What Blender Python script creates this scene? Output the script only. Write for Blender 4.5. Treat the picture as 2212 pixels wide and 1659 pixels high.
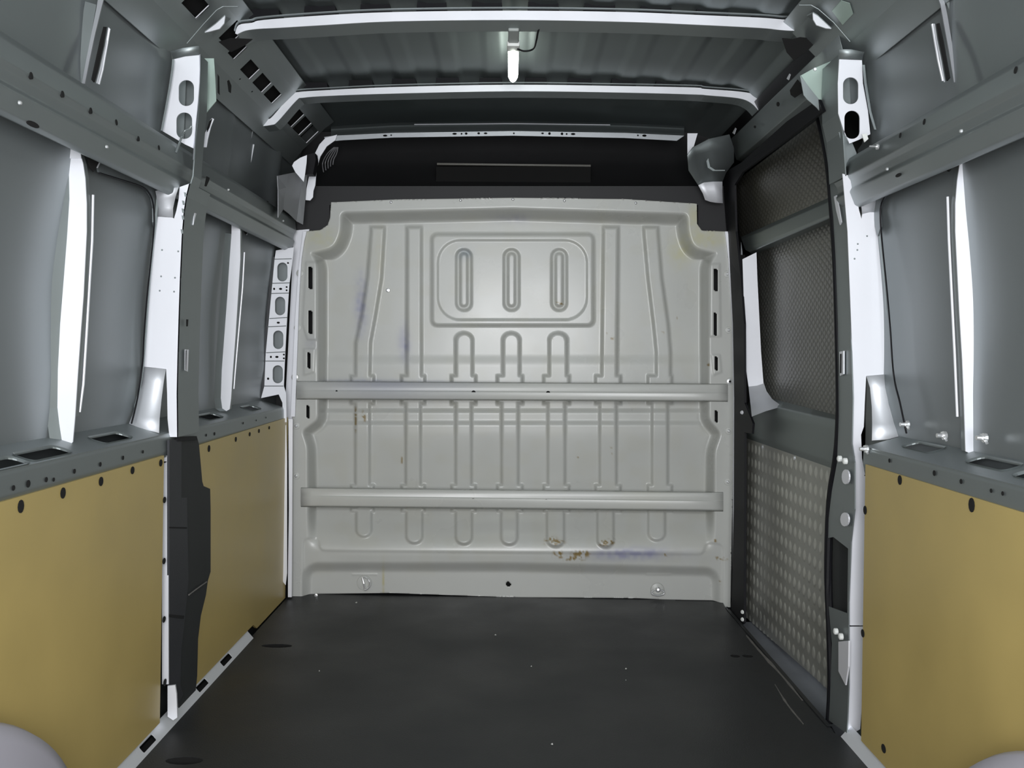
import bpy, bmesh, math, random
import numpy as np
from mathutils import Vector, Matrix
from mathutils.geometry import tessellate_polygon

for o in list(bpy.data.objects): bpy.data.objects.remove(o, do_unlink=True)
S = bpy.context.scene
COL = S.collection
random.seed(4); RNG = np.random.RandomState(4)

# ------------------------------------------------------------------ camera
FP = 1987.0                    # focal length in pixels of the 2212 px wide frame
AX, AY = 1100.0, 770.0         # where the optical axis meets the frame
CZ = 0.978                     # camera height
ROLL = math.radians(0.9)
cd = bpy.data.cameras.new('camera'); cam = bpy.data.objects.new('camera', cd); COL.objects.link(cam)
cd.sensor_fit = 'HORIZONTAL'; cd.sensor_width = 36.0; cd.lens = 36.0*FP/2212.0
cd.shift_x = (1106.0-AX)/2212.0; cd.shift_y = -(829.5-AY)/2212.0
cd.clip_start = 0.02; cd.clip_end = 60
c_, s_ = math.cos(ROLL), math.sin(ROLL)
cam.matrix_world = Matrix(((c_, -s_, 0, 0), (0, 0, -1, 0), (s_, c_, 0, CZ), (0, 0, 0, 1)))
S.camera = cam

# ------------------------------------------------------------------ light
w = bpy.data.worlds.new('world'); S.world = w; w.use_nodes = True
bg = w.node_tree.nodes['Background']; bg.inputs[0].default_value = (0.86, 0.93, 1.0, 1); bg.inputs[1].default_value = 0.15
ld = bpy.data.lights.new('rear_door_daylight', 'AREA'); ld.shape = 'RECTANGLE'; ld.size = 1.25; ld.size_y = 1.05
ld.energy = 74; ld.color = (0.97, 0.98, 1.0)
lo = bpy.data.objects.new('rear_door_daylight', ld); COL.objects.link(lo)
lo.location = (0.02, -0.25, 1.15); lo.rotation_euler = (math.radians(90), 0, 0)
S.view_settings.view_transform = 'Standard'; S.view_settings.look = 'None'
S.view_settings.exposure = 0.0; S.view_settings.gamma = 1.0; S.view_settings.use_curve_mapping = False

# ------------------------------------------------------------------ measuring: frame position -> point on a plane of the van
def ray(px, py):
    u, v = px-AX, AY-py
    return (u*c_ - v*s_)/FP, (u*s_ + v*c_)/FP
def PY(px, py, y):
    a, b = ray(px, py); return Vector((a*y, y, CZ+b*y))
def PX(px, py, x):
    a, b = ray(px, py); y = x/a; return Vector((x, y, CZ+b*y))
def PZ(px, py, z):
    a, b = ray(px, py); y = (z-CZ)/b; return Vector((a*y, y, z))
FZ = [0, .78, 1.3, 1.43, 1.67, 1.78, 1.83, 1.95]; FXL = [.882, .880, .860, .853, .815, .807, .77, .70]
SZ = [-.1, .3, .78, .97, 1.12, 1.30, 1.42, 1.60, 1.75, 1.86, 1.96]; SXL = [.95, .97, .975, .968, .962, .950, .946, .940, .925, .895, .80]
def fx(z): return float(np.interp(z, FZ, FXL))
def sx(z): return float(np.interp(z, SZ, SXL))
RO = 0.02                      # the van axis lies a little right of the camera
def side_x(s, v): return -v if s < 0 else v+RO
def PS(px, py, s, fun, off=0.0):
    z = 1.0
    for _ in range(12):
        p = PX(px, py, side_x(s, fun(z)+off)); z = .5*z+.5*p.z
    return p

# ------------------------------------------------------------------ mesh helpers
def mesh_obj(name, verts, faces, mat, parent=None, smooth=False, bevel=0, label=None, angle=35):
    me = bpy.data.meshes.new(name); me.from_pydata([tuple(v) for v in verts], [], faces); me.validate(); me.update()
    bm = bmesh.new(); bm.from_mesh(me); bmesh.ops.recalc_face_normals(bm, faces=bm.faces); bm.to_mesh(me); bm.free()
    o = bpy.data.objects.new(name, me); COL.objects.link(o); me.materials.append(mat)
    if parent: o.parent = parent
    if smooth: me.shade_smooth()
    if bevel:
        m = o.modifiers.new('bevel', 'BEVEL'); m.width = bevel; m.segments = 2; m.limit_method = 'ANGLE'; m.angle_limit = math.radians(angle)
        me.shade_smooth()
        m2 = o.modifiers.new('wn', 'WEIGHTED_NORMAL'); m2.keep_sharp = True
    if label: o['label'] = label
    return o
def empty(name, loc=(0, 0, 0)):
    o = bpy.data.objects.new(name, None); COL.objects.link(o); o.location = loc; o.empty_display_size = .05; return o
def tag(o, label, cat, group=None, kind=None):
    o['label'] = label; o['category'] = cat
    if group: o['group'] = group
    if kind: o['kind'] = kind
    return o
def thing(name, label, cat, group=None, kind=None): return tag(empty(name), label, cat, group, kind)

class MB:                       # collects shapes into one mesh
    def __init__(s): s.v = []; s.f = []
    def add(s, v, f):
        n = len(s.v); s.v += [Vector(p) for p in v]; s.f += [tuple(i+n for i in q) for q in f]; return s
    def plate(s, outer, holes, fn, t):
        t = Vector(t); loops = [outer]+list(holes); flat = [p for l in loops for p in l]
        tri = tessellate_polygon([[Vector((p[0], p[1], 0)) for p in l] for l in loops])
        n = len(flat); F = [fn(p) for p in flat]; B = [p+t for p in F]
        f = [tuple(q) for q in tri]+[tuple(i+n for i in reversed(q)) for q in tri]
        k = 0
        for l in loops:
            m = len(l)
            for i in range(m):
                a, b = k+i, k+(i+1) % m; f.append((a, b, b+n, a+n))
            k += m
        return s.add(F+B, f)
    def ribbon(s, pts, vec, t):  # sheet along pts, swept by vec, thickness t
        vec = Vector(vec) if not callable(vec) else vec; t = Vector(t); n = len(pts)
        V = []
        for i, p in enumerate(pts):
            q = Vector(p); e = vec(i) if callable(vec) else vec
            V += [q, q+e, q+e+t, q+t]
        f = []
        for i in range(n-1):
            a, b = 4*i, 4*i+4
            for j in range(4): f.append((a+j, a+(j+1) % 4, b+(j+1) % 4, b+j))
        f += [(0, 3, 2, 1), (4*n-4, 4*n-3, 4*n-2, 4*n-1)]
        return s.add(V, f)
    def loft(s, secs, closed=False):
        n = len(secs[0]); V = [Vector(p) for q in secs for p in q]; f = []
        for i in range(len(secs)-1):
            for j in range(n if closed else n-1):
                a, b = i*n+j, i*n+(j+1) % n; f.append((a, b, b+n, a+n))
        return s.add(V, f)
    def box(s, lo, hi):
        x0, y0, z0 = lo; x1, y1, z1 = hi
        v = [(x0, y0, z0), (x1, y0, z0), (x1, y1, z0), (x0, y1, z0), (x0, y0, z1), (x1, y0, z1), (x1, y1, z1), (x0, y1, z1)]
        return s.add(v, [(0, 3, 2, 1), (4, 5, 6, 7), (0, 1, 5, 4), (1, 2, 6, 5), (2, 3, 7, 6), (3, 0, 4, 7)])
    def revolve(s, c, axis, prof, n=16):   # prof: list of (radius, height along axis)
        axis = Vector(axis).normalized(); a = axis.orthogonal().normalized(); b = axis.cross(a); c = Vector(c)
        V = []; f = []
        for r, h in prof:
            for k in range(n):
                t = 2*math.pi*k/n; V.append(c+axis*h+a*(r*math.cos(t))+b*(r*math.sin(t)))
        for i in range(len(prof)-1):
            for k in range(n): f.append((i*n+k, i*n+(k+1) % n, (i+1)*n+(k+1) % n, (i+1)*n+k))
        f.append(tuple(range(n))); f.append(tuple((len(prof)-1)*n+k for k in reversed(range(n))))
        return s.add(V, f)
    def tube(s, pts, r, n=10):
        pts = [Vector(p) for p in pts]; V = []; f = []
        for i, p in enumerate(pts):
            d = (pts[min(i+1, len(pts)-1)]-pts[max(i-1, 0)]).normalized()
            a = d.cross(Vector((0.1, .3, 1))).normalized(); b = d.cross(a)
            rr = r[i] if isinstance(r, (list, tuple)) else r
            for k in range(n):
                t = 2*math.pi*k/n; V.append(p+a*(rr*math.cos(t))+b*(rr*math.sin(t)))
        for i in range(len(pts)-1):
            for k in range(n): f.append((i*n+k, i*n+(k+1) % n, (i+1)*n+(k+1) % n, (i+1)*n+k))
        f.append(tuple(range(n))); f.append(tuple((len(pts)-1)*n+k for k in reversed(range(n))))
        return s.add(V, f)
    def build(s, name, mat, parent=None, **k): return mesh_obj(name, s.v, s.f, mat, parent, **k)

def ell(cx, cy, a, b, n=14, rot=0):
    r = math.radians(rot); out = []
    for i in range(n):
        t = 2*math.pi*i/n; x, y = a*math.cos(t), b*math.sin(t); out.append((cx+x*math.cos(r)-y*math.sin(r), cy+x*math.sin(r)+y*math.cos(r)))
    return out
def rrect(x0, y0, x1, y1, r, n=4):
    out = []
    for cx, cy, a0 in ((x1-r, y1-r, 0), (x0+r, y1-r, 90), (x0+r, y0+r, 180), (x1-r, y0+r, 270)):
        for i in range(n+1):
            t = math.radians(a0+90*i/n); out.append((cx+r*math.cos(t), cy+r*math.sin(t)))
    return out
def smooth_path(pts, k=4):
    P = [Vector(p) for p in pts]; out = []
    for i in range(len(P)-1):
        a, b, c, d = P[max(i-1, 0)], P[i], P[i+1], P[min(i+2, len(P)-1)]
        for j in range(k):
            t = j/k; out.append(.5*((2*b)+(c-a)*t+(2*a-5*b+4*c-d)*t*t+(3*b-a-3*c+d)*t**3))
    out.append(P[-1]); return out

# ------------------------------------------------------------------ materials
def mat(name, col, rough=.5, metal=0.0, var=0.0, vscale=3.0, bump=0.0, bscale=300.0, rvar=0.0, spec=.5, coat=0.0, attr=None, emit=None):
    m = bpy.data.materials.new(name); m.use_nodes = True; nt = m.node_tree; b = nt.nodes['Principled BSDF']
    b.inputs['Base Color'].default_value = (*col, 1); b.inputs['Roughness'].default_value = rough; b.inputs['Metallic'].default_value = metal
    b.inputs['Specular IOR Level'].default_value = spec; b.inputs['Coat Weight'].default_value = coat
    tc = nt.nodes.new('ShaderNodeTexCoord'); cur = None
    if var or rvar:
        nz = nt.nodes.new('ShaderNodeTexNoise'); nz.inputs['Scale'].default_value = vscale; nz.inputs['Detail'].default_value = 5
        nt.links.new(tc.outputs['Object'], nz.inputs['Vector'])
    if var:
        rp = nt.nodes.new('ShaderNodeMapRange'); rp.inputs[1].default_value = .3; rp.inputs[2].default_value = .7
        rp.inputs[3].default_value = 1-var; rp.inputs[4].default_value = 1+var; nt.links.new(nz.outputs[0], rp.inputs[0])
        mx = nt.nodes.new('ShaderNodeVectorMath'); mx.operation = 'SCALE'; mx.inputs[0].default_value = col
        nt.links.new(rp.outputs[0], mx.inputs['Scale']); cur = mx.outputs[0]
    if attr:
        at = nt.nodes.new('ShaderNodeAttribute'); at.attribute_name = attr
        mm = nt.nodes.new('ShaderNodeMix'); mm.data_type = 'RGBA'; mm.blend_type = 'MULTIPLY'; mm.inputs[0].default_value = 1
        if cur: nt.links.new(cur, mm.inputs[6])
        else: mm.inputs[6].default_value = (*col, 1)
        nt.links.new(at.outputs['Color'], mm.inputs[7]); cur = mm.outputs[2]
    if cur: nt.links.new(cur, b.inputs['Base Color'])
    if rvar:
        r2 = nt.nodes.new('ShaderNodeMapRange'); r2.inputs[1].default_value = .3; r2.inputs[2].default_value = .7
        r2.inputs[3].default_value = rough-rvar; r2.inputs[4].default_value = rough+rvar; nt.links.new(nz.outputs[0], r2.inputs[0]); nt.links.new(r2.outputs[0], b.inputs['Roughness'])
    if bump:
        n2 = nt.nodes.new('ShaderNodeTexNoise'); n2.inputs['Scale'].default_value = bscale; n2.inputs['Detail'].default_value = 2
        nt.links.new(tc.outputs['Object'], n2.inputs['Vector'])
        bp = nt.nodes.new('ShaderNodeBump'); bp.inputs['Strength'].default_value = bump; bp.inputs['Distance'].default_value = .002
        nt.links.new(n2.outputs[0], bp.inputs['Height']); nt.links.new(bp.outputs[0], b.inputs['Normal'])
    if emit: b.inputs['Emission Color'].default_value = (*emit[0], 1); b.inputs['Emission Strength'].default_value = emit[1]
    return m
M_skin = mat('silver_body_shaded', (.215, .238, .245), .44, .55, .05, 2.0, .02, 120, .03)  # darker copy of the body silver, shade put into the base colour
M_frame = mat('silver_frame_lit', (.86, .87, .92), .52, .42, .03, 3.0, .02, 150, .03)  # same body silver, lit tone put into the base colour
M_rail = mat('silver_rail_shaded', (.27, .300, .303), .45, .70, .05, 3.0, .02, 150, .03)  # body silver again, darkened for the shaded rails and inner faces
M_ceil = mat('silver_roof_shaded', (.20, .228, .230), .5, .8, .05, 2.0, .02, 120, .03)  # body silver with the shade under the roof coloured in
M_flare2 = mat('silver_upper_shaded', (.34, .35, .37), .5, .5, .03, 3.0, .02, 150, .03)  # body silver with half shade put into its colour
M_flare = mat('silver_formed_dimmed', (.72, .74, .78), .5, .5, .03, 3.0, .02, 150, .03)  # body silver slightly dimmed, for sheets bent off the light
M_green = mat('primer_green_paint', (.40, .50, .45), .45, .4, .04, 4)
M_bulk = mat('bulkhead_paint', (.52, .528, .505), .30, 0, .035, 2.5, .03, 90, .05, attr='stain_glint')
M_bulk2 = mat('bulkhead_paint_plain', (.52, .528, .505), .30, 0, .03, 2.5, .03, 90, .04)
M_ply = mat('ochre_plywood', (.495, .38, .138), .38, 0, .12, 2.2, .05, 60, .06)
M_black = mat('black_plastic', (.012, .012, .013), .55, 0, .1, 6, .15, 500)
M_hole = mat('dark_void', (.004, .004, .004), 1.0)
M_char = mat('charcoal_trim', (.036, .038, .044), .6, 0, .1, 5, .2, 400)
M_char2 = mat('charcoal_trim_shaded', (.024, .027, .028), .7, 0, .1, 5, .2, 400)
M_rub = mat('black_rubber', (.006, .006, .008), .6, spec=.25)
M_floor = mat('dark_floor_mat', (.018, .0195, .021), .48, 0, .22, 3.0, .25, 260, .08)
M_bolt = mat('bright_zinc', (.85, .86, .87), .3, .7)
M_white = mat('white_clip', (.8, .82, .8), .4)
M_lamp = mat('lamp_diffuser', (.9, .95, .88), .4, emit=((.93, 1.0, .90), 20.0))
M_lampcap = mat('grey_lamp_cap', (.33, .36, .35), .4)
M_door = mat('door_inner_paint', (.22, .25, .245), .45, .75, .05, 3, .02, 150)
M_arch = mat('pale_wheel_arch', (.44, .43, .49), .5, .0, .05, 3)
M_sill = mat('sill_steel', (.34, .36, .40), .5, .6, .12, 5, .05, 100)
M_plate = mat('checker_plate', (.42, .42, .385), .42, .5, .06, 5, attr='stain_glint')
M_emb = mat('embossed_dark_sheet', (.13, .13, .118), .38, .55, .12, 4, attr='stain_glint')

# ================================================================== SETTING
D = 3.70
YB = -0.30
def zroof(x): return 1.978-.05*(x-.01)**2
# floor
mb = MB(); hol = []
flo = [PZ(598, 1395, 0), PZ(398, 1643, 0), PZ(1588, 1417, 0), PZ(1615, 1417, 0)]
fh = [(flo[0], .052, .020), (flo[1], .045, .022), (flo[2], .016, .016), (flo[3], .018, .016)]
hol = [ell(p.x, p.y, a, b) for p, a, b in fh]
mb.plate([(-.872, YB), (.93, YB), (.93, 2.30), (.872, 2.42), (.865, 3.60), (.885, 3.78), (-.872, 3.78)], hol, lambda p: Vector((p[0], p[1], 0)), (0, 0, -.02))
fl = mb.build('floor', M_floor); tag(fl, 'dark grey rubbery load floor of the cargo bay with pale scuffs', 'floor', kind='structure')
def recess(p, a, b, label):
    m = MB(); e = ell(p.x, p.y, a*1.0, b*1.0)
    m.loft([[Vector((q[0], q[1], -.001)) for q in e], [Vector((p.x+(q[0]-p.x)*.7, p.y+(q[1]-p.y)*.7, -.018)) for q in e]], True)
    m.plate([(p.x+(q[0]-p.x)*.7, p.y+(q[1]-p.y)*.7) for q in e], [], lambda q: Vector((q[0], q[1], -.018)), (0, 0, -.002))
    o = m.build('tie_down_recess', M_hole); tag(o, label, 'floor recess', 'tie-down recesses in the load floor')
recess(*fh[0], 'oval dark recess in the floor near the left foot of the bulkhead')
recess(*fh[1], 'oval recess in the floor at the bottom edge, beside the left sill strip')
recess(*fh[2], 'small dark floor recess near the sliding door, the one further from the door')
recess(*fh[3], 'small dark floor recess near the sliding door, the one closer to the step')
# pale crumbs on the floor
crumbs = [(1193, 1608, 5), (770, 1302, 5), (1352, 1445, 4), (1070, 1372, 4), (1148, 1440, 3), (1352, 1470, 2), (690, 1450, 3)]
CR = ['pale yellowish crumb on the floor closest to the bottom edge', 'pale crumb on the floor just under the left lashing ring of the bulkhead', 'upper pale crumb right of the floor centre', 'pale crumb near the middle of the floor, left of centre line', 'pale crumb in the middle of the floor between two others', 'faint speck below the upper right crumb of the floor', 'small pale speck on the floor near the left floor recess']
for i, (px, py, r) in enumerate(crumbs):
    p = PZ(px, py, 0); r = r/FP*p.y*.55
    v = [p+Vector((r*math.cos(t)*random.uniform(.6, 1.3), 1.6*r*math.sin(t)*random.uniform(.6, 1.3), .0006)) for t in [k*1.047 for k in range(6)]]
    o = mesh_obj('dirt_crumb', v+[p+Vector((0, 0, .004))], [(k, (k+1) % 6, 6) for k in range(6)]+[tuple(range(6))], M_bulk2)
    tag(o, CR[i], 'crumb', 'pale crumbs scattered on the load floor')
# scratches of bare metal along the step edge of the floor
def scratch(pts, wd, label):
    P = [PZ(a, b, .0015) for a, b in pts]; P = smooth_path(P, 6); V = []
    for i, p in enumerate(P):
        k = wd*(.3+.7*math.sin(math.pi*i/(len(P)-1)))*random.uniform(.5, 1.2); V += [p+Vector((-k, 0, 0)), p+Vector((k, 0, 0)), p+Vector((k, 0, -.0014)), p+Vector((-k, 0, -.0014))]
    f = []
    for i in range(len(P)-1):
        for j in range(4): f.append((4*i+j, 4*i+(j+1) % 4, 4*i+4+(j+1) % 4, 4*i+4+j))
    o = mesh_obj('scuff_strip', V, f+[(0, 3, 2, 1), tuple(len(V)-4+k for k in range(4))], M_plate2); tag(o, label, 'scuff')
M_plate2 = mat('worn_metal', (.22, .21, .20), .5, .4, .2, 30)
scratch([(1612, 1372), (1640, 1405), (1690, 1460), (1733, 1512)], .006, 'long pale worn edge where the floor meets the door step')
scratch([(1674, 1478), (1700, 1520), (1735, 1563)], .0035, 'short thin scratch on the floor beside the worn step edge')

# outer skins
def wall_skin(s):
    ys = np.linspace(YB, 3.98, 130) if s < 0 else np.linspace(YB, 2.56, 92)
    zs = np.concatenate([np.linspace(-.1, .6, 6), np.linspace(.66, 1.93, 52)])
    posts = [1.10, 1.98, 2.41, 3.02, 3.60]; V = []; f = []
    for y in ys:
        for z in zs:
            ins = 0
            for p in posts:
                a = .022 if p in (2.41, 3.60) else .008; wd = .15 if p in (2.41, 3.60) else .09
                ins += a*max(0, 1-abs(y-p)/wd)**2
            k = min(1, max(0, (z-.80)/.12)); k *= min(1, max(0, (1.85-z)/.1))
            x = sx(z)-ins*k+.012*math.sin(min(1, max(0, (z-.8)/.6))*math.pi)
            V.append((side_x(s, x), y, z))
    n = len(zs)
    for i in range(len(ys)-1):
        for j in range(n-1): f.append((i*n+j, i*n+j+1, (i+1)*n+j+1, (i+1)*n+j))
    return mesh_obj('wall_left' if s < 0 else 'wall_right', V, f, M_skin, smooth=True)
tag(wall_skin(-1), 'grey-silver outer body skin on the left side of the cargo bay', 'wall', kind='structure')
tag(wall_skin(1), 'grey-silver outer body skin on the right side behind the sliding door post', 'wall', kind='structure')

# ceiling with pressed channels
def ceiling():
    xs = []; 
    pitch = .1575; x0 = .01-pitch*6.5
    xs = [-.93]
    prof = [(-.93, 0)]
    for k in range(-5, 6):
        c = .012+(k)*pitch; 
        for dx, h in ((-.056, 0), (-.036, 1), (.036, 1), (.056, 0)):
            prof.append((c+dx, h))
    prof.append((.96, 0))
    ys = [YB, .5, 1.0, 1.9, 2.35, 2.50, 2.75, 3.1, 3.25, 3.45, 3.58, 3.66, 3.80, 4.2]
    hs = [1, 1, 1, 1, 1, 1, 1, 1, 1, 1, .7, 0, 0, 0]
    V = []
    for y, hh in zip(ys, hs):
        for x, h in prof:
            e = max(0, abs(x-.01)-.80)
            V.append((x, y, zroof(x)-e*.5+.006*h*hh-(0 if y < 3.5 else 0)))
    n = len(prof); f = []
    for i in range(len(ys)-1):
        for j in range(n-1): f.append((i*n+j, i*n+j+1, (i+1)*n+j+1, (i+1)*n+j))
    o = mesh_obj('ceiling', V, f, M_ceil, bevel=.006, angle=8); return o
tag(ceiling(), 'grey-silver van roof skin with shallow lengthwise pressed channels', 'ceiling', kind='structure')
# dark cab-side wall behind bulkhead and shelf, closing the bay
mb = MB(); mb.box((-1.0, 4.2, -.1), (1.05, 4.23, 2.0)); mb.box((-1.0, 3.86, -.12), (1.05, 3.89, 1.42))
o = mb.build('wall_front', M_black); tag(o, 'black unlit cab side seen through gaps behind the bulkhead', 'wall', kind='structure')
# rear part of the body behind the right door zone (outside skin beyond the sliding door)
mb = MB(); mb.box((1.10, 2.3, -.2), (1.12, 4.25, 2.0)); mb.box((-.98, YB, -.14), (1.12, 4.25, -.12))
o = mb.build('trim_1', M_hole); tag(o, 'black underbody and cavity behind the sliding door opening', 'trim', kind='structure')

# ================================================================== BULKHEAD
def sdf_poly(px, py, poly):
    d = np.full(px.shape, 1e9); ins = np.zeros(px.shape, bool); n = len(poly)
    for i in range(n):
        ax, ay = poly[i]; bx, by = poly[(i+1) % n]
        ex, ey = bx-ax, by-ay; wx, wy = px-ax, py-ay
        t = np.clip((wx*ex+wy*ey)/(ex*ex+ey*ey+1e-9), 0, 1); d = np.minimum(d, np.hypot(wx-ex*t, wy-ey*t))
        c = ((ay > py) != (by > py)) & (px < (bx-ax)*(py-ay)/((by-ay) if by != ay else 1e-9)+ax); ins ^= c
    return np.where(ins, d, -d)     # positive inside
def ss(a, b, x): t = np.clip((x-a)/(b-a), 0, 1); return t*t*(3-2*t)
def round_poly(poly, r, n=5):
    out = []; m = len(poly)
    for i in range(m):
        p = Vector(poly[i]); a = Vector(poly[i-1]); b = Vector(poly[(i+1) % m]); rr = r[i] if isinstance(r, (list, tuple)) else r
        da = (a-p); db = (b-p); k = min(rr, da.length*.48, db.length*.48)
        p0 = p+da.normalized()*k; p1 = p+db.normalized()*k
        for j in range(n+1):
            t = j/n; q = p0*(1-t)**2+p*2*t*(1-t)+p1*t*t; out.append((q.x, q.y))
    return out
OUT = [(715, 437), (850, 431), (1108, 427), (1350, 430), (1505, 440), (1506, 484), (1516, 498), (1567, 500), (1574, 560), (1582, 700), (1585, 860), (1584, 1000), (1580, 1180), (1578, 1312), (1566, 1311), (1543, 1300), (1370, 1292), (1100, 1290), (845, 1281), (682, 1283), (655, 1291), (629, 1293), (630, 1100), (632, 860), (640, 700), (650, 570), (657, 500), (692, 497), (708, 486), (713, 470)]
INN = round_poly([(734, 456), (1108, 447), (1488, 459), (1490, 500), (1500, 533), (1552, 545), (1534, 575), (1534, 870), (1534, 905), (1560, 935), (1546, 975), (1546, 1150), (1546, 1250), (662, 1250), (662, 1150), (662, 965), (650, 930), (684, 905), (684, 870), (684, 575), (668, 545), (720, 533), (733, 500)], [14, 4, 14, 12, 26, 8, 12, 10, 8, 12, 12, 6, 6, 6, 6, 12, 12, 8, 10, 12, 8, 26, 12])
def bulkhead():
    root = thing('bulkhead', 'pale grey pressed steel bulkhead with vertical ribs and two crossbars, rust and purple smears', 'bulkhead')
    step = 2.2
    gx = np.arange(620, 1596, step); gy = np.arange(420, 1322, step)
    X, Y = np.meshgrid(gx, gy)
    so = sdf_poly(X, Y, OUT); si = sdf_poly(X, Y, INN)
    H = np.zeros(X.shape)                      # metres toward the cargo bay
    depth = .105*(1-ss(1080, 1192, Y))
    topw = np.where(Y < 560, 30, 24)
    H -= depth*ss(0, topw, si)
    # gentle folds of the field
    m_in = ss(8, 30, si)
    H += m_in*(.006*ss(762, 792, Y)-.006*ss(835, 855, Y)+.012*ss(881, 893, Y)+.010*ss(907, 920, Y)-.022*ss(930, 1060, Y))
    def bar(xa, xb, e=4.0):  # mask between two curves
        return ss(-e, e, X-xa)*ss(-e, e, xb-X)
    def li(ys, xs): return np.interp(Y, ys, xs)
    rib = np.zeros(X.shape)
    def addrib(yt, yb, la, lb, rt, rb, rndt=False, rndb=False):
        # la/lb: (ys, xs) of the left/right edges
        xa, xb = li(*la), li(*lb); cx = (xa+xb)/2; hw = (xb-xa)/2
        d = hw-np.abs(X-cx)
        if rndt: 
            yc = yt+16; m = Y < yc; d = np.where(m, 16-np.hypot((X-cx)*16/hw, Y-yc), d)
        else: d = np.minimum(d, Y-yt)
        if rndb:
            yc = yb-16; m = Y > yc; d = np.where(m, 16-np.hypot((X-cx)*16/hw, Y-yc), d)
        else: d = np.minimum(d, yb-Y)
        return ss(-3.5, 4.5, d)
    ribs = [((500, 600, 680, 740, 830), (801, 793, 781, 768, 767), (831, 825, 812, 801, 799)),
            ((500, 830), (879, 878), (911, 911)),
            ((500, 600, 700, 760, 830), (1390, 1399, 1411, 1417, 1417), (1422, 1430, 1444, 1449, 1449)),
            ((500, 830), (1303, 1299), (1336, 1333))]
    for ys, l, r in ribs:
        rib = np.maximum(rib, addrib(490, 830, (ys, l), (ys, r), 0, 0))
    for a, b in ((984, 1021), (1086, 1123), (1186, 1225)):
        rib = np.maximum(rib, addrib(719, 830, ((0, 1), (a, a)), ((0, 1), (b, b)), 0, 0, rndt=True))
    mid = [(767, 799), (876, 909), (984, 1019), (1083, 1120), (1183, 1221), (1295, 1332), (1408, 1443)]
    for a, b in mid: rib = np.maximum(rib, addrib(855, 1075, ((0, 1), (a, a)), ((0, 1), (b, b)), 0, 0))
    low = [(769, 803, 1160), (877, 913, 1174), (984, 1020, 1176), (1082, 1118, 1177), (1181, 1219, 1181), (1290, 1326, 1182), (1400, 1437, 1168)]
    for a, b, e in low: rib = np.maximum(rib, addrib(1090, e, ((0, 1), (a, a)), ((0, 1), (b, b)), 0, 0, rndb=True))
    # collars where the ribs meet the crossbars
    for a, b in mid:
        for y0, y1 in ((811, 835), (850, 873), (1047, 1065), (1095, 1106)):
            d = np.minimum((b-a)/2+9-np.abs(X-(a+b)/2), np.minimum(Y-y0, y1-Y)); rib = np.maximum(rib, ss(-3, 4, d))
    H += .017*rib*m_in
    # blanked window
    wn = sdf_poly(X, Y, rrect(933, 506, 1282, 703, 12)); H += .014*ss(-4, 4, wn)
    wi = sdf_poly(X, Y, rrect(946, 519, 1268, 691, 48, 8)); H -= .006*ss(-2, 2, wi)
    for c in (1002, 1105, 1208):
        so_ = sdf_poly(X, Y, rrect(c-19, 536, c+19, 673, 18.5, 8)); H += -.013*ss(0, 6, so_)+.013*ss(8, 14, so_)
    # slotted side strips
    for pts in ([(660, 565), (684, 565), (684, 735), (663, 735), (652, 700)], [(655, 752), (682, 752), (680, 805), (655, 812)]):
        d = sdf_poly(X, Y, pts); H += .004*ss(-1, 3, d)
    for pts in ([(1534, 570), (1556, 568), (1558, 728), (1533, 728)], [(1536, 765), (1556, 765), (1560, 805), (1540, 812)]):
        d = sdf_poly(X, Y, pts); H += .004*ss(-1, 3, d)
    # kick panel at the foot
    kk = sdf_poly(X, Y, round_poly([(664, 1226), (1100, 1226), (1546, 1236), (1548, 1420), (660, 1420)], [26, 2, 26, 2, 2], 8)); H -= .036*ss(-14, 11, kk)
    k2 = sdf_poly(X, Y, round_poly([(655, 1164), (690, 1160), (690, 1190), (1520, 1198), (1524, 1172), (1562, 1176), (1562, 1420), (655, 1420)], 14)); H += -.004*ss(-3, 3, k2)
    H += .003*RNG.standard_normal(1)*0
    # bead that bulges above the kick panel
    H += .003*np.exp(-((Y-1198)/14)**2)*ss(700, 760, X)*(1-ss(1500, 1560, X))
    for x0, x1 in ((760, 815), (1395, 1450)):
        H += .003*ss(-1, 2, np.minimum((x1-x0)/2-np.abs(X-(x0+x1)/2), 1.5-np.abs(Y-1241)))
    # punched slots: pushed through the sheet
    slots = [(671, 577, 624), (671, 671, 720), (667, 763, 795), (665, 877, 903), (1546, 582, 628), (1545, 677, 725), (1548, 770, 799), (1547, 888, 911)]
    cut = np.zeros(X.shape, bool)
    for x, a, b in slots: cut |= (np.abs(X-x) < 2.6) & (Y > a) & (Y < b)
    for x, y, r in ((1098, 1262, 4.6),): cut |= np.hypot(X-x, Y-y) < r
    # stain colours
    C = np.ones(X.shape+(3,))
    def blend(m, c):
        m = np.clip(m, 0, 1)[..., None]; C[:] = C*(1-m)+np.array(c)*m
    def nz(sc, seed):
        r = np.random.RandomState(seed); g = r.rand(int(900/sc)+3, int(980/sc)+3)
        fy, fx_ = (Y-420)/sc, (X-620)/sc; iy, ix = fy.astype(int), fx_.astype(int); ty, tx = fy-iy, fx_-ix; ty = ty*ty*(3-2*ty); tx = tx*tx*(3-2*tx)
        return (g[iy, ix]*(1-tx)+g[iy, ix+1]*tx)*(1-ty)+(g[iy+1, ix]*(1-tx)+g[iy+1, ix+1]*tx)*ty
    n8, n4, n30 = nz(8, 1), nz(4, 2), nz(30, 3)
    def smear(x, y, a, b, c, st, rough=.5):
        g = np.exp(-(((X-x)/a)**2+((Y-y)/b)**2)); blend(g*st*(1-rough+rough*2*n8), c)
    purple = (.60, .60, .84); rust = (.50, .36, .16); yel = (1.0, .97, .72)
    smear(1370, 1196, 80, 12, purple, 1.0); smear(1300, 1198, 30, 10, purple, .5)
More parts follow.
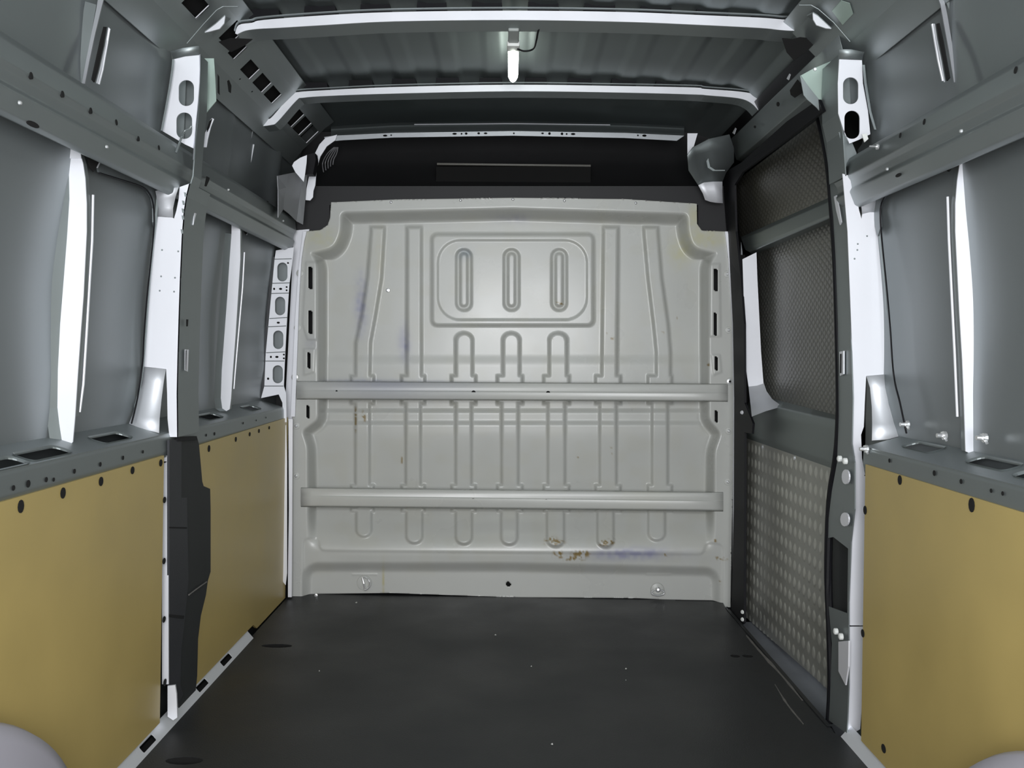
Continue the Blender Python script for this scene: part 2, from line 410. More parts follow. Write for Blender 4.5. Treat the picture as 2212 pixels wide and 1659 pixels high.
    smear(780, 660, 12, 60, purple, .9); smear(874, 740, 12, 36, purple, .8); smear(1002, 548, 16, 12, (.6, .66, .75), .8)
    smear(800, 826, 90, 7, (.58, .60, .78), .9); smear(950, 828, 110, 5, (.66, .68, .82), .8); smear(1108, 472, 40, 10, (.75, .75, .85), .7); smear(672, 742, 12, 14, (.75, .75, .85), .7)
    smear(1470, 545, 24, 30, yel, .8); smear(1500, 470, 14, 30, yel, .9); smear(1530, 515, 40, 18, yel, 1.0); smear(690, 515, 40, 24, yel, .6)
    smear(1300, 600, 14, 200, (1, .97, .86), .3); smear(820, 560, 12, 70, (1, .96, .82), .5); smear(828, 1262, 2.2, 40, (.9, .82, .5), .8)
    blend(.30*ss(.45, .8, n30)*ss(0, 20, si), (.95, .93, .86))
    def speck(x, y, a, b, st=1.3, c=rust):
        g = np.exp(-(((X-x)/a)**4+((Y-y)/b)**4)); blend(g*ss(.45, .62, n4*.6+n8*.4)*st, c)
    for x, y, a, b in ((1238, 1206, 24, 5), (1205, 1198, 10, 8), (1255, 1196, 20, 7), (1555, 1206, 16, 4), (1190, 1166, 12, 7), (1198, 1172, 20, 6), (1305, 1173, 12, 6), (1320, 1170, 8, 6), (1440, 1198, 6, 4),
                       (768, 905, 2, 26), (786, 900, 4, 12), (775, 850, 6, 10), (1502, 838, 2, 8), (1495, 1082, 1.5, 6), (1300, 838, 40, 2), (1340, 1072, 60, 2), (1350, 1098, 40, 3), (1195, 1090, 4, 2), (1555, 1258, 5, 4),
                       (1210, 655, 8, 3), (1190, 735, 5, 4), (1308, 720, 4, 3), (1323, 731, 4, 3), (1545, 1168, 3, 3), (868, 1000, 1.6, 14), (1320, 975, 3, 8), (1250, 987, 3, 5), (1432, 720, 3, 3), (1460, 687, 3, 3), (1530, 788, 3, 3)):
        speck(x, y, a, b)
    # worn top edge between ribs
    for (a, b), (c, d_, e) in zip(mid, low):
        pass
    keep = (so > -1.3) & ~cut
    idx = -np.ones(X.shape, int); keepv = so > -3.6
    # snap the outline vertices onto the outline
    gyv, gxv = np.gradient(so, step)
    sn = (so < 1.1) & keepv; gl = np.hypot(gxv, gyv)+1e-6
    X2 = np.where(sn, X-so*gxv/gl, X); Y2 = np.where(sn, Y-so*gyv/gl, Y)
    a_ = ((X2-AX)*c_-(AY-Y2)*s_)/FP; b_ = ((X2-AX)*s_+(AY-Y2)*c_)/FP
    P = np.stack([a_*(D-H), D-H, CZ+b_*(D-H)], -1)
    ny, nx = X.shape; idx = np.arange(ny*nx).reshape(ny, nx)
    q = keepv[:-1, :-1] & keepv[1:, :-1] & keepv[:-1, 1:] & keepv[1:, 1:] & ((so[:-1, :-1]+so[1:, 1:]) > -2.2) & ~(cut[:-1, :-1] | cut[1:, 1:])
    F = np.stack([idx[:-1, :-1][q], idx[1:, :-1][q], idx[1:, 1:][q], idx[:-1, 1:][q]], -1)
    used = np.unique(F); rem = -np.ones(ny*nx, int); rem[used] = np.arange(len(used))
    me = bpy.data.meshes.new('panel'); me.from_pydata(P.reshape(-1, 3)[used].tolist(), [], rem[F].tolist()); me.update()
    ca = me.color_attributes.new('stain_glint', 'FLOAT_COLOR', 'POINT')
    cc = np.concatenate([C.reshape(-1, 3)[used], np.ones((len(used), 1))], 1).astype(np.float32); ca.data.foreach_set('color', cc.ravel())
    me.materials.append(M_bulk); me.shade_smooth(); o = bpy.data.objects.new('panel', me); COL.objects.link(o); o.parent = root
    m = o.modifiers.new('thickness', 'SOLIDIFY'); m.thickness = .0015; m.offset = -1
    # edge return, light strip round the sheet
    # crossbars
    def beam(rows, x0, x1, holes, endl, endr):
        mb = MB(); n = 40
        xs = np.linspace(x0, x1, n); secs = []
        for x in xs:
            t = (x-x0)/(x1-x0); k = min(1, min(t, 1-t)/.06)
            r = []
            for (yl, yr, h) in rows:
                y = yl+(yr-yl)*t; yy = y
                r.append(PY(x, yy, D-.002-h*(.25+.75*k)))
            secs.append(r)
        mb.loft(secs); o = mb.build('crossbar', M_bulk, root, smooth=False, bevel=.0025, angle=15)
        ca = o.data.color_attributes.new('stain_glint', 'FLOAT_COLOR', 'POINT'); cc = []
        for i, x in enumerate(xs):
            for j in range(len(rows)):
                k = (.75*math.exp(-((x-830)/110)**2)+.25*math.exp(-((x-990)/60)**2)) if rows[0][0] < 900 else .12*math.exp(-((x-1390)/60)**2)
                k *= (1, 1, .9, .7, .6, .5, .5)[j]; t = (.66, .67, .84) if rows[0][0] < 900 else (.9, .8, .4); cc += [1-k+k*t[0], 1-k+k*t[1], 1-k+k*t[2], 1]
        ca.data.foreach_set('color', cc)
        m = o.modifiers.new('thickness', 'SOLIDIFY'); m.thickness = .002
        for hx, hy, hr in holes:
            t = (hx-x0)/(x1-x0); h = MB(); p = PY(hx, hy, D-.0192)
            h.revolve(p, (0, 1, 0), [(hr/FP*D, 0), (hr/FP*D, .002)], 14); h.build('bolt_hole', M_hole, o)
        return o
    beam([(824, 830, -.004), (826, 832, .008), (838, 843, .0115), (843, 848, .012), (845, 850, .0155), (859, 864, .0158), (862, 867, -.004)], 641, 1572, [(727, 845, 2.2), (1023, 848, 4.6), (1184, 849, 4.6), (1487, 853, 2.2)], 0, 0)
    beam([(1054, 1064, -.004), (1056, 1066, .008), (1066, 1076, .0115), (1071, 1081, .012), (1073, 1083, .0155), (1091, 1100, .0158), (1094, 1104, -.004)], 650, 1562, [(730, 1077, 2.2), (1022, 1081, 4.6), (1180, 1083, 4.6), (1477, 1087, 2.2)], 0, 0)
    # rivets, bolts and screws
    def rivet(x, y, r=3.4, ring=8.0, hole=False, dy=0.0):
        p = PY(x, y, D-dy); m = MB(); k = D/FP
        m.revolve(p, (0, -1, 0), [(ring*k, .0), (ring*k*.95, .0015), (r*k*1.15, .0022)], 16); base = m.build('rivet', M_bulk2, root, smooth=False)
        m = MB(); m.revolve(p, (0, -1, 0), [(r*k, .002), (r*k*.9, .0045), (r*k*.45, .006)], 12); m.build('rivet_head', M_bolt, base, smooth=False)
        if hole:
            m = MB(); m.revolve(p, (0, -1, 0), [(r*k*.4, .006), (r*k*.4, .0066)], 10); m.build('rivet_core', M_hole, base)
    for x, y in ((648, 590), (643, 708), (640, 920), (640, 1028), (1571, 592), (1574, 713), (1574, 931), (1572, 1041)): rivet(x, y)
    rivet(638, 815, 6.5, 8.5, True); rivet(1576, 824, 6.5, 8.5, True)
    for x, y in ((845, 437), (995, 433), (1108, 431), (1219, 434), (1373, 439)):
        m = MB(); m.revolve(PY(x, y, D), (0, -1, 0), [(.0062, 0), (.0058, .003), (.002, .005)], 10); m.build('screw', M_bolt, root)
    m = MB(); m.revolve(PY(838, 627, D+.102), (0, -1, 0), [(.009, 0), (.008, .003), (.004, .004)], 14); m.build('plug', M_bolt, root)
    m = MB(); m.revolve(PY(683, 1286, D), (0, -1, 0), [(.007, 0), (.0065, .004), (.003, .005)], 12); m.build('screw', M_bolt, root)
    # folding lashing rings at the foot
    p = PY(787, 1259, D+.036); rg = MB(); rg.revolve(p, (0, -1, 0), [(.030, 0), (.029, .003), (.018, .004)], 24); r0 = rg.build('lashing_cup', M_bulk2, root)
    t = MB(); t.tube([p+Vector((.024*math.cos(a), -.012, .026*math.sin(a))) for a in np.linspace(-1.5, 1.6, 12)], .0035, 8); t.tube([p+Vector((-.008, -.006, .024)), p+Vector((0, -.012, 0)), p+Vector((.004, -.008, -.026))], .004, 8); t.build('lashing_ring', M_bolt, r0)
    p = PY(1420, 1276, D+.036); rg = MB(); rg.revolve(p+Vector((0, 0, .004)), (0, -1, 0), [(.028, 0), (.026, .004), (.016, .008)], 24); r0 = rg.build('lashing_cup', M_bulk2, root)
    t = MB(); t.tube([p+Vector((.026*math.cos(a), -.014, .012*math.sin(a)-.004)) for a in np.linspace(0, 6.28, 20)], .0035, 8); t.revolve(p+Vector((0, -.004, .006)), (0, -1, .2), [(.012, 0), (.011, .012), (.005, .016)], 14); t.build('lashing_ring', M_bolt, r0)
bulkhead()
# pale edge strip beside the bulkhead (body flange) and the floor gap below it
mb = MB()
mb.plate([(623, 905), (632, 905), (631, 1100), (630, 1290), (622, 1290), (622, 1240), (624, 1100)], [], lambda p: PY(p[0], p[1], 3.655), (0, .01, 0))
mb.plate([(634, 498), (668, 495), (660, 560), (650, 640), (640, 900), (614, 912), (622, 760), (630, 600)], [], lambda p: PY(p[0], p[1], 3.72), (0, .01, 0))
mb.plate([(655, 500), (662, 500), (657, 520), (651, 560), (646, 640), (637, 900), (628, 900), (637, 700), (645, 580)], [], lambda p: PY(p[0], p[1], 3.685), (0, .01, 0))
o = mb.build('body_flange', M_frame); tag(o, 'thin bright steel flange running up the left edge of the bulkhead', 'flange')
mb = MB(); mb.plate([(1566, 500), (1572, 500), (1583, 560), (1588, 700), (1588, 1300), (1583, 1300), (1585, 860), (1582, 700), (1574, 560)], [], lambda p: PY(p[0], p[1], 3.69), (0, .01, 0))
o = mb.build('body_flange', M_frame); tag(o, 'thin bright steel flange between the bulkhead and the black door seal', 'flange')
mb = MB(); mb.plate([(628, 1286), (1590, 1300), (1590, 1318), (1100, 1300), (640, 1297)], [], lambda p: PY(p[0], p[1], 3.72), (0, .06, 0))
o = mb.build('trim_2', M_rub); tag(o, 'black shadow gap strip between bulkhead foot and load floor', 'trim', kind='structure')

# overhead shelf above the bulkhead
root = thing('overhead_shelf', 'black moulded plastic overhead shelf above the bulkhead, in the roof front', 'shelf')
mb = MB(); mb.plate([(640, 402), (1590, 402), (1590, 520), (1508, 520), (1508, 443), (712, 443), (712, 520), (640, 520)], [], lambda p: PY(p[0], p[1], 3.735), (0, .02, 0)); mb.build('lower_lip', M_char2b if False else mat('black_lip', (.012, .012, .014), .6), root, label='slightly greyer flat lower lip of the shelf')
mb = MB(); sec = []
for x in np.linspace(650, 1560, 30):
    r = []
    for y, dy in ((404, 3.735), (400, 3.76), (394, 3.80), (360, 3.90), (345, 3.92), (300, 3.95), (285, 3.95)): r.append(PY(x, y, dy))
    sec.append(r)
mb.loft(sec); mb.build('shelf_face', M_black, root, smooth=True)
mb = MB(); mb.plate([(944, 352), (1276, 356), (1276, 360), (944, 356)], [], lambda p: PY(p[0], p[1], 3.86), (0, .02, 0)); mb.build('shelf_slot_edge', mat('edge_glint', (.09, .085, .07), .4), root, label='thin edge of the storage slot, its glint coloured grey-brown')  # glint along the slot edge given as a lighter grey colour
mb = MB(); mb.plate([(942, 360), (1276, 360), (1276, 394), (942, 392)], [], lambda p: PY(p[0], p[1], 3.80), (0, .05, 0)); mb.build('slot_recess', M_hole, root)
mb = MB()
for k in range(5):
    mb.tube(smooth_path([PY(699+k*5, 372-k*4, 3.80), PY(697+k*6, 352-k*2, 3.80), PY(707+k*5, 332, 3.80), PY(722+k*2, 318, 3.80)], 4), .0022, 6)
mb.build('coiled_cable', mat('grey_cable', (.16, .16, .17), .35), root)

# ================================================================== ROOF MEMBERS
def bow(name, label, top, bot, y, depth, group='cross bows under the roof skin', holes=[], m=None):
    root = thing(name, label, 'roof bow', group)
    n = len(top); mb = MB()
    T = smooth_path([(a, b, 0) for a, b in top], 4); B = smooth_path([(a, b, 0) for a, b in bot], 4)
    FT = [PY(p.x, p.y, y) for p in T]; FB = [PY(p.x, p.y, y) for p in B]
    outer = [(p.x, p.y) for p in T]+[(p.x, p.y) for p in reversed(B)]
    mb.plate(outer, holes, lambda p: PY(p[0], p[1], y), (0, .003, 0)); mb.build('web', m or M_frame, root)
    mb = MB(); mb.ribbon([p+Vector((0, .003, 0)) for p in FB], (0, depth, .0), (0, 0, .002)); mb.build('lower_flange', M_rail, root)
    mb = MB(); mb.ribbon([p+Vector((0, -.012, .004)) for p in FT], (0, .014, 0), (0, 0, .002)); mb.build('upper_flange', M_rail, root)
    return root
def pads(root, y, rows):
    for x0, x1, ya, yb in rows:
        mb = MB(); P = [PY(x0, yb, y+.004), PY(x1, yb, y+.004), PY(x1-2, ya, y+.006), PY(x0+2, ya, y+.006)]
        mb.add(P+[p+Vector((0, .06, 0)) for p in P], [(0, 1, 2, 3), (7, 6, 5, 4), (0, 4, 5, 1), (1, 5, 6, 2), (2, 6, 7, 3), (3, 7, 4, 0)]); mb.build('dark_pad', M_rub, root)  # black blocks filling the gap between bow and roof skin
b1 = bow('roof_bow', 'bright silver roof crossbar nearest the top edge, in front of the strip lamp',
    [(508, 72), (516, 54), (545, 49), (570, 43), (700, 33), (850, 26), (1108, 23), (1350, 26), (1500, 32), (1640, 38), (1690, 42), (1722, 44), (1728, 62)],
    [(512, 74), (530, 66), (560, 62), (600, 60), (700, 54), (850, 46), (1108, 43), (1350, 47), (1500, 53), (1640, 60), (1680, 64), (1705, 66), (1724, 66)], 2.60, .09)
b2 = bow('roof_bow', 'bright silver roof crossbar behind the strip lamp, its left end stepping down to the wall',
    [(547, 262), (577, 258), (590, 250), (628, 206), (644, 199), (700, 195), (850, 188), (1108, 183), (1350, 186), (1500, 189), (1522, 192), (1600, 198), (1632, 206), (1648, 224)],
    [(549, 274), (585, 270), (600, 262), (640, 217), (655, 211), (710, 207), (850, 202), (1108, 197), (1350, 200), (1500, 204), (1530, 206), (1595, 212), (1622, 222), (1638, 238)], 3.28, .08)
pads(b1, 2.60, [(538, 604, 20, 44), (656, 726, 13, 36), (777, 844, 9, 31), (899, 966, 5, 27), (1018, 1086, 3, 25), (1139, 1208, 3, 24), (1261, 1330, 4, 26), (1383, 1451, 6, 29), (1504, 1573, 10, 34), (1626, 1696, 18, 41)])
pads(b2, 3.28, [(657, 708, 178, 198), (752, 806, 173, 192), (845, 900, 170, 189), (940, 993, 168, 187), (1034, 1086, 168, 186), (1132, 1182, 168, 185), (1225, 1279, 169, 186), (1320, 1374, 170, 188), (1416, 1470, 172, 190), (1511, 1568, 177, 194)])
# front header
root = thing('header_rail', 'silver front roof header with small punched holes above the black shelf', 'roof header')
hd_t = [(700, 296), (722, 293), (850, 287), (1108, 283), (1350, 287), (1478, 293)]; hd_b = [(706, 306), (740, 303), (850, 297), (1108, 293), (1350, 298), (1462, 304)]
sml = [ell(x, y, a, b, 8) for x, y, a, b in ((832, 293, 5, 2.2), (845, 292, 2, 1.6), (982, 289, 5, 2.2), (997, 289, 2, 2), (1007, 288.5, 3, 2.6), (1034, 288, 3, 2.6), (1049, 288, 4, 2), (1172, 288, 3, 2), (1187, 288.5, 3, 3), (1214, 289, 3, 3), (1224, 289.5, 2, 2), (1238, 289.5, 5, 2.4), (1378, 292.5, 2, 2), (1392, 293, 5, 2.6), (1110, 288, 2, 2))]
mb = MB(); mb.plate(hd_t+hd_b[::-1], sml, lambda p: PY(p[0], p[1], 3.64), (0, .003, 0)); mb.build('web', mat('header_paint', (.42, .44, .46), .42, .8), root)
mb = MB(); mb.plate([(660, 432), (662, 408), (668, 378), (676, 340), (690, 312), (703, 298), (728, 291), (724, 303), (706, 316), (692, 338), (684, 365), (681, 400), (677, 412), (676, 426), (670, 433)], [], lambda p: PY(p[0], p[1], 3.63), (0, .004, 0)); mb.build('end_bracket', M_frame, root)
mb = MB(); sec = []
for x in np.linspace(715, 1478, 24):
    y = np.interp(x, [715, 850, 1108, 1350, 1478], [295, 287, 283, 287, 293])
    sec.append([PY(x, y, 3.64), PY(x, y-4, 3.66), PY(x, y-9, 3.72), PY(x, y-13, 3.745), PY(x, y-16, 3.75), PY(x, y-19, 3.80), PY(x, y-24, 3.98)])
mb.loft(sec); mb.build('upper_slope', M_rail, root, smooth=False)
mb = MB(); mb.ribbon([PY(x, np.interp(x, [895, 1108, 1318], [268, 266, 269]), 3.735) for x in np.linspace(895, 1318, 12)], (0, -.004, -.005), (0, .004, .002)); mb.build('bead', M_frame, root)  # bright strip laid on as the glint along the header slope
# right end of header: bright tab and curved gusset
mb = MB(); mb.plate([(1485, 288), (1507, 288), (1502, 305), (1497, 322), (1490, 336), (1485, 335)], [], lambda p: PY(p[0], p[1], 3.60), (0, .004, 0)); mb.build('end_tab', M_frame, root)
gus = [((1484, 335), (1496, 318), (1530, 300), (1575, 290)), ((1486, 352), (1500, 335), (1535, 325), (1585, 320)), ((1487, 368), (1503, 355), (1535, 350), (1585, 350)), ((1498, 385), (1512, 376), (1535, 372), (1568, 372)), ((1508, 400), (1520, 394), (1540, 392), (1560, 392)), ((1518, 418), (1528, 415), (1544, 414), (1560, 414)), ((1523, 432), (1534, 436), (1546, 438), (1561, 439))]
ysec = [3.50, 3.53, 3.56, 3.595, 3.625, 3.645, 3.65]
mb = MB(); mb.loft([[PY(a, b, yy+.01*i) for i, (a, b) in enumerate(row)] for row, yy in zip(gus[:6], ysec[:6])])
mf = MB(); mf.loft([[PY(a, b, yy+.002*i) for i, (a, b) in enumerate(row)] for row, yy in zip([gus[4], gus[5], gus[6]], [3.618, 3.640, 3.645])])
root = thing('corner_gusset', 'curved silver gusset with bright foot at the upper right of the bulkhead', 'gusset')
o = mb.build('gusset_sheet', M_rail, root, smooth=True); m = o.modifiers.new('t', 'SOLIDIFY'); m.thickness = .003
o = mf.build('gusset_foot', M_frame, root, smooth=True); m = o.modifiers.new('t', 'SOLIDIFY'); m.thickness = .003  # foot takes the lit copy of the silver, brightness put into colour
mb = MB(); mb.plate([(1526, 348), (1530, 342), (1534, 360), (1545, 367), (1566, 367), (1566, 369), (1540, 369), (1529, 362)], [], lambda p: PY(p[0], p[1], 3.49), (0, .004, 0)); mb.build('latch_edge', M_rail, root)

# cant rails (roof side rails) with ladder openings
Hc = [(-.745, 1.875), (-.835, 1.785), (-.872, 1.736)]
def cant_rail(s, y0, y1, openings, label, smallh=[]):
    root = thing('cant_rail', label, 'roof side rail', 'roof side rails')
    A = Vector((side_x(s, .775), 0, 1.909)); B = Vector((side_x(s, .866), 0, 1.818)); C = Vector((side_x(s, .912), 0, 1.757)); U = Vector((side_x(s, .74), 0, 1.935))
    L = (B-A).length; d = (B-A)/L
    openings = [(a*1.037, b*1.037, l0, l1) for a, b, l0, l1 in openings]; smallh = [(a*1.037, b) for a, b in smallh]
    fn = lambda p: Vector((A.x+d.x*p[1], p[0], A.z+d.z*p[1]))
    hl = [[(a, l0), (b, l0), (b, l1), (a, l1)] for a, b, l0, l1 in openings]+[ell(a, b, .006, .004, 8) for a, b in smallh]
    mb = MB(); mb.plate([(y0, 0), (y1, 0), (y1, L), (y0, L)], hl, fn, Vector((-d.z*s*(-1)*.002*0, 0, .002))); mb.build('ladder_web', M_rail, root)
    mb = MB(); mb.ribbon([Vector((B.x, y, B.z)) for y in np.linspace(y0, y1, 8)], C-B, (s*.002, 0, 0)); mb.build('lower_flange', M_rail, root)
    mb = MB(); mb.ribbon([Vector((A.x, y, A.z)) for y in np.linspace(y0, y1, 8)], U-A, (0, 0, .002)); mb.build('upper_flange', M_rail, root)
    for a, b, l0, l1 in openings:       # bright return lips at the far side of each opening
        p0, p1 = fn((b, l0)), fn((b, l1)); mb = MB(); mb.ribbon([p0, p1], (0, -.0015, .0), (0, .004, 0)); nrm = Vector((-s*.7, 0, .7))
        mb = MB(); mb.add([p0, p1, p1+Vector((s*.003, 0, .003)), p0+Vector((s*.003, 0, .003)), p0+Vector((0, .003, 0)), p1+Vector((0, .003, 0)), p1+Vector((s*.003, .003, .003)), p0+Vector((s*.003, .003, .003))],
               [(0, 1, 2, 3), (4, 7, 6, 5), (0, 4, 5, 1), (1, 5, 6, 2), (2, 6, 7, 3), (3, 7, 4, 0)]); mb.build('opening_lip', M_frame, root)
    mb = MB(); mb.plate([(y0, -.01), (y1, -.01), (y1, L+.02), (y0, L+.02)], [], lambda p: fn(p)+Vector((s*.03, 0, .03)), (s*.002, 0, .002)); mb.build('cavity', M_hole, root)
    return root
cant_rail(-1, YB, 3.80, [(1.35, 1.48, .035, .08), (1.75, 1.87, .035, .08), (1.98, 2.13, .035, .08), (2.22, 2.325, .035, .085), (2.483, 2.56, .002, .075), (2.585, 2.645, .03, .085), (2.72, 2.82, .045, .092), (2.85, 2.96, .045, .092), (2.98, 3.09, .045, .092), (3.27, 3.385, .030, .100), (3.40, 3.51, .030, .100), (3.525, 3.64, .030, .100)],
          'grey roof side rail along the left wall with a ladder of square openings', [(2.77, .112), (2.9, .112)])
cant_rail(1, YB, 2.62, [(1.35, 1.48, .035, .08), (1.75, 1.87, .035, .08), (2.02, 2.10, .035, .08)], 'grey roof side rail along the right wall, ending above the sliding door post')
# sealed square patch on right rail
q = [(1800, 12), (1818, -4), (1850, 26), (1830, 52), (1820, 52)]
def on_cant(px, py, s, off=0):
    a, b = ray(px, py); A = Vector((side_x(s, .775), 0, 1.909)); 
    # plane through A with normal (s,0,1)/sqrt2... x*s + z*1 ... line x = A.x + s*t, z = A.z - t
    k = A.x*s+A.z+off; y = (k-CZ)/(a*s+b); return Vector((a*y, y, CZ+b*y))
mb = MB(); mb.plate([(1797, 24), (1817, 2), (1836, 8), (1843, 30), (1820, 54)], [], lambda p: on_cant(p[0], p[1], 1, -.004), (0, 0, .002)); 
root = thing('sealing_patch', 'beige-grey square sealing patch on the right roof side rail', 'patch'); mb.build('patch_sheet', M_green, root)

# gusset plates where first bow meets the rails
for pts, lab, s in (([(442, 70), (466, 52), (486, 34), (484, 50), (474, 62), (452, 68)], 'small bright triangular gusset at the left end of the nearest roof crossbar', -1),
                 ([(1756, 28), (1766, 34), (1796, 62), (1785, 61), (1764, 54), (1757, 42)], 'small bright triangular gusset at the right end of the nearest roof crossbar', 1)):
    root = thing('bow_gusset', lab, 'gusset'); mb = MB(); mb.plate(pts, [], lambda p: PY(p[0], p[1], 2.42), (0, .004, 0)); mb.build('gusset_face', M_frame, root)
    P = [PY(a, b, 2.42) for a, b in pts[:3]]; mb = MB(); mb.ribbon(P, (0, .05, .01), (0, 0, .003)); mb.build('gusset_return', M_rail, root)
for pts, y, lab in (([(1690, 82), (1712, 84), (1728, 80), (1770, 84), (1748, 106), (1716, 130), (1700, 112)], 2.58, 'black gap under the right end of the nearest roof crossbar'), ([(472, 90), (498, 82), (545, 84), (530, 96), (498, 112)], 2.56, 'black gap under the left end of the nearest roof crossbar')):
    mb = MB(); mb.plate(pts, [], lambda p: PY(p[0], p[1], y), (0, .004, 0)); o = mb.build('dark_gap', M_hole); tag(o, lab, 'opening')
# bead line on rails by first bow
for pts, lab in (([(404, 94), (440, 52), (468, 22), (482, 14), (514, 14)], 'thin bright folded seam curving over the left roof side rail'), ([(1836, 90), (1800, 48), (1768, 20), (1752, 11), (1726, 11)], 'thin bright folded seam curving over the right roof side rail')):
    mb = MB(); mb.tube([PY(a, b, 2.37) for a, b in pts], .0014, 6); o = mb.build('seam_bead', M_rail); tag(o, lab, 'seam')

# ================================================================== SIDE MEMBERS
def shoulder_rail(s, y0, y1, label, holes, slots):
    root = thing('shoulder_rail', label, 'side rail', 'side rails at shoulder height')
    sec = [(.935, 1.522), (.868, 1.514), (.860, 1.500), (.856, 1.462), (.864, 1.452), (.868, 1.432), (.862, 1.422), (.876, 1.388), (.889, 1.382), (.903, 1.392), (.945, 1.442)]
    P = [Vector((side_x(s, a), 0, b)) for a, b in sec]
    ys = np.linspace(y0, y1, 6)
    mb = MB(); mb.loft([[Vector((p.x, y, p.z)) for p in P] for y in ys]); o = mb.build('rail_pressing', M_rail, root, bevel=.003, angle=12)
    m = o.modifiers.new('t', 'SOLIDIFY'); m.thickness = .002; m.offset = 0
    for px, py, a, b in holes:
        # find the point on the rail section
        best = None
        for i in range(len(P)-1):
            for t in np.linspace(0, 1, 6):
                q = P[i].lerp(P[i+1], t); r = ray(px, py)
                yy = q.x/r[0]; e = abs(CZ+r[1]*yy-q.z)
                if best is None or e < best[0]: best = (e, Vector((q.x, yy, q.z)), (P[i+1]-P[i]).normalized())
        c, dv = best[1], best[2]; n = dv.cross(Vector((0, 1, 0))); n = n if n.x*s < 0 else -n
        h = MB(); ring = [c+n*.0022+Vector((0, a*math.cos(t), 0))+dv*(b*math.sin(t)) for t in np.linspace(0, 6.283, 12, endpoint=False)]
        h.add(ring+[q+n*-.004 for q in ring], [tuple(range(12)), tuple(range(23, 11, -1))]+[(k, (k+1) % 12, 12+(k+1) % 12, 12+k) for k in range(12)]); h.build('punched_hole', M_hole, root)
    return root
shoulder_rail(-1, YB, 3.66, 'grey steel side rail at shoulder height along the left wall', [(66, 160, .0055, .0065), (134, 200, .0055, .0065), (195, 236, .0055, .0065), (250, 267, .0055, .0065), (298, 297, .005, .006), (342, 320, .005, .006), (70, 268, .021, .005), (302, 378, .015, .004), (578, 392, .006, .004)], [])
shoulder_rail(1, YB, 2.50, 'grey steel side rail at shoulder height along the right wall', [(2196, 153, .0055, .0065), (2122, 196, .0055, .0065), (1998, 264, .0055, .0065), (1946, 292, .005, .006), (2188, 267, .021, .005), (1942, 379, .015, .004)], [])
CLIPW = {41: 'nearest the left edge of the photo', 229: 'right above the near stiffener head', 492: 'just past the silver post', 611: 'next to the bulkhead end', 1918: 'closest to the door post', 2078: 'above the head of the stiffener'}
for px, py, s in ((41, 222, -1), (229, 317, -1), (492, 410, -1), (611, 477, -1), (1918, 365, 1), (2078, 283, 1)):
    p = PX(px, py, side_x(s, .856)); mb = MB(); mb.revolve(p, (-s, 0, 0), [(.0038, 0), (.0032, .004), (.0015, .005)], 8); o = mb.build('rail_clip', M_bolt)
    tag(o, 'tiny bright stud on the %s shoulder rail, %s' % ('left' if s < 0 else 'right', CLIPW[px]), 'stud', 'tiny studs on the shoulder rails')
# screw sticking out of the right rail
mb = MB(); p = PX(1897, 317, side_x(1, .853)); mb.revolve(p, (-1, 0, 0), [(.007, 0), (.007, .004), (.002, .005)], 10); mb.tube([p, p+Vector((-.022, -.004, .0))], .0022, 8)
o = mb.build('protruding_screw', M_bolt); tag(o, 'bright screw sticking out of the right side rail below the oval openings', 'screw')

# lower rails (ledge with oblong openings) above the plywood
def zled(ax): return .764+(ax-.884)*.30
def on_ledge(px, py, s):
    a, b = ray(px, py); r = RO if s > 0 else 0; k = s*.30   # z = .764+(s*(x-r) - .884)*.3
    y = (.764-.884*.30-k*r-CZ)/(b-k*a); return Vector((a*y, y, CZ+b*y))
def lower_rail(s, y0, y1, label, slots, dots, studs, zc=.716):
    root = thing('lower_rail', label, 'side rail')
    xi = side_x(s, .884); xo = side_x(s, .985)
    hl = []
    for (ax, ay, bx, by, wd) in slots:
        p = on_ledge(ax, ay, s); q = on_ledge(bx, by, s); c = .5*(abs(p.x-(RO if s > 0 else 0))+abs(q.x-(RO if s > 0 else 0)))
        hl.append(rrect(min(p.y, q.y), c-.021, max(p.y, q.y), c+.021, .014, 3))
    mb = MB(); fn = lambda p: Vector((side_x(s, p[1]), p[0], zled(p[1])))
    mb.plate([(y0, .884), (y1, .884), (y1, .985), (y0, .985)], hl, fn, (0, 0, -.003)); mb.build('ledge', M_rail, root)
    for h in hl:
        cx = sum(p[1] for p in h)/len(h); cy = sum(p[0] for p in h)/len(h)
        r = MB(); r.loft([[fn(p) for p in h], [fn(p)+Vector((0, 0, .003)) for p in [(cy+(q[0]-cy)*1.04, cx+(q[1]-cx)*1.08) for q in h]]], True); r.build('opening_lip', M_rail, root, smooth=True)
    mb = MB(); mb.box((min(xi, xo), y0, .69), (max(xi, xo), y1, .692)); mb.build('cavity', M_hole, root)
    # face
    sec = [(.892, .7665), (.886, .764), (.8815, .757), (.880, zc+.004), (.884, zc-.012)]
    mb = MB(); mb.loft([[Vector((side_x(s, a), y, b)) for a, b in sec] for y in (y0, y1)]); o = mb.build('face', M_rail, root, bevel=.003, angle=10)
    for px, py, r in dots:
        p = PX(px, py, side_x(s, .880)); h = MB(); h.revolve(p+Vector((-s*.0005, 0, 0)), (-s, 0, 0), [(r, 0), (r, .001)], 10); h.build('punched_hole', M_hole, root)
    return root
lower_rail(-1, YB, 2.40, 'grey steel ledge with oblong openings above the near left plywood panel', [(-40, 1014, 42, 994, .014), (52, 991, 134, 970, .014), (208, 953, 270, 940, .014)],
           [(28, 1054, .005), (60, 1045, .007), (99, 1036, .005), (115, 1036, .004), (160, 1018, .005), (216, 1003, .005), (265, 989, .005), (308, 976, .004)], [])
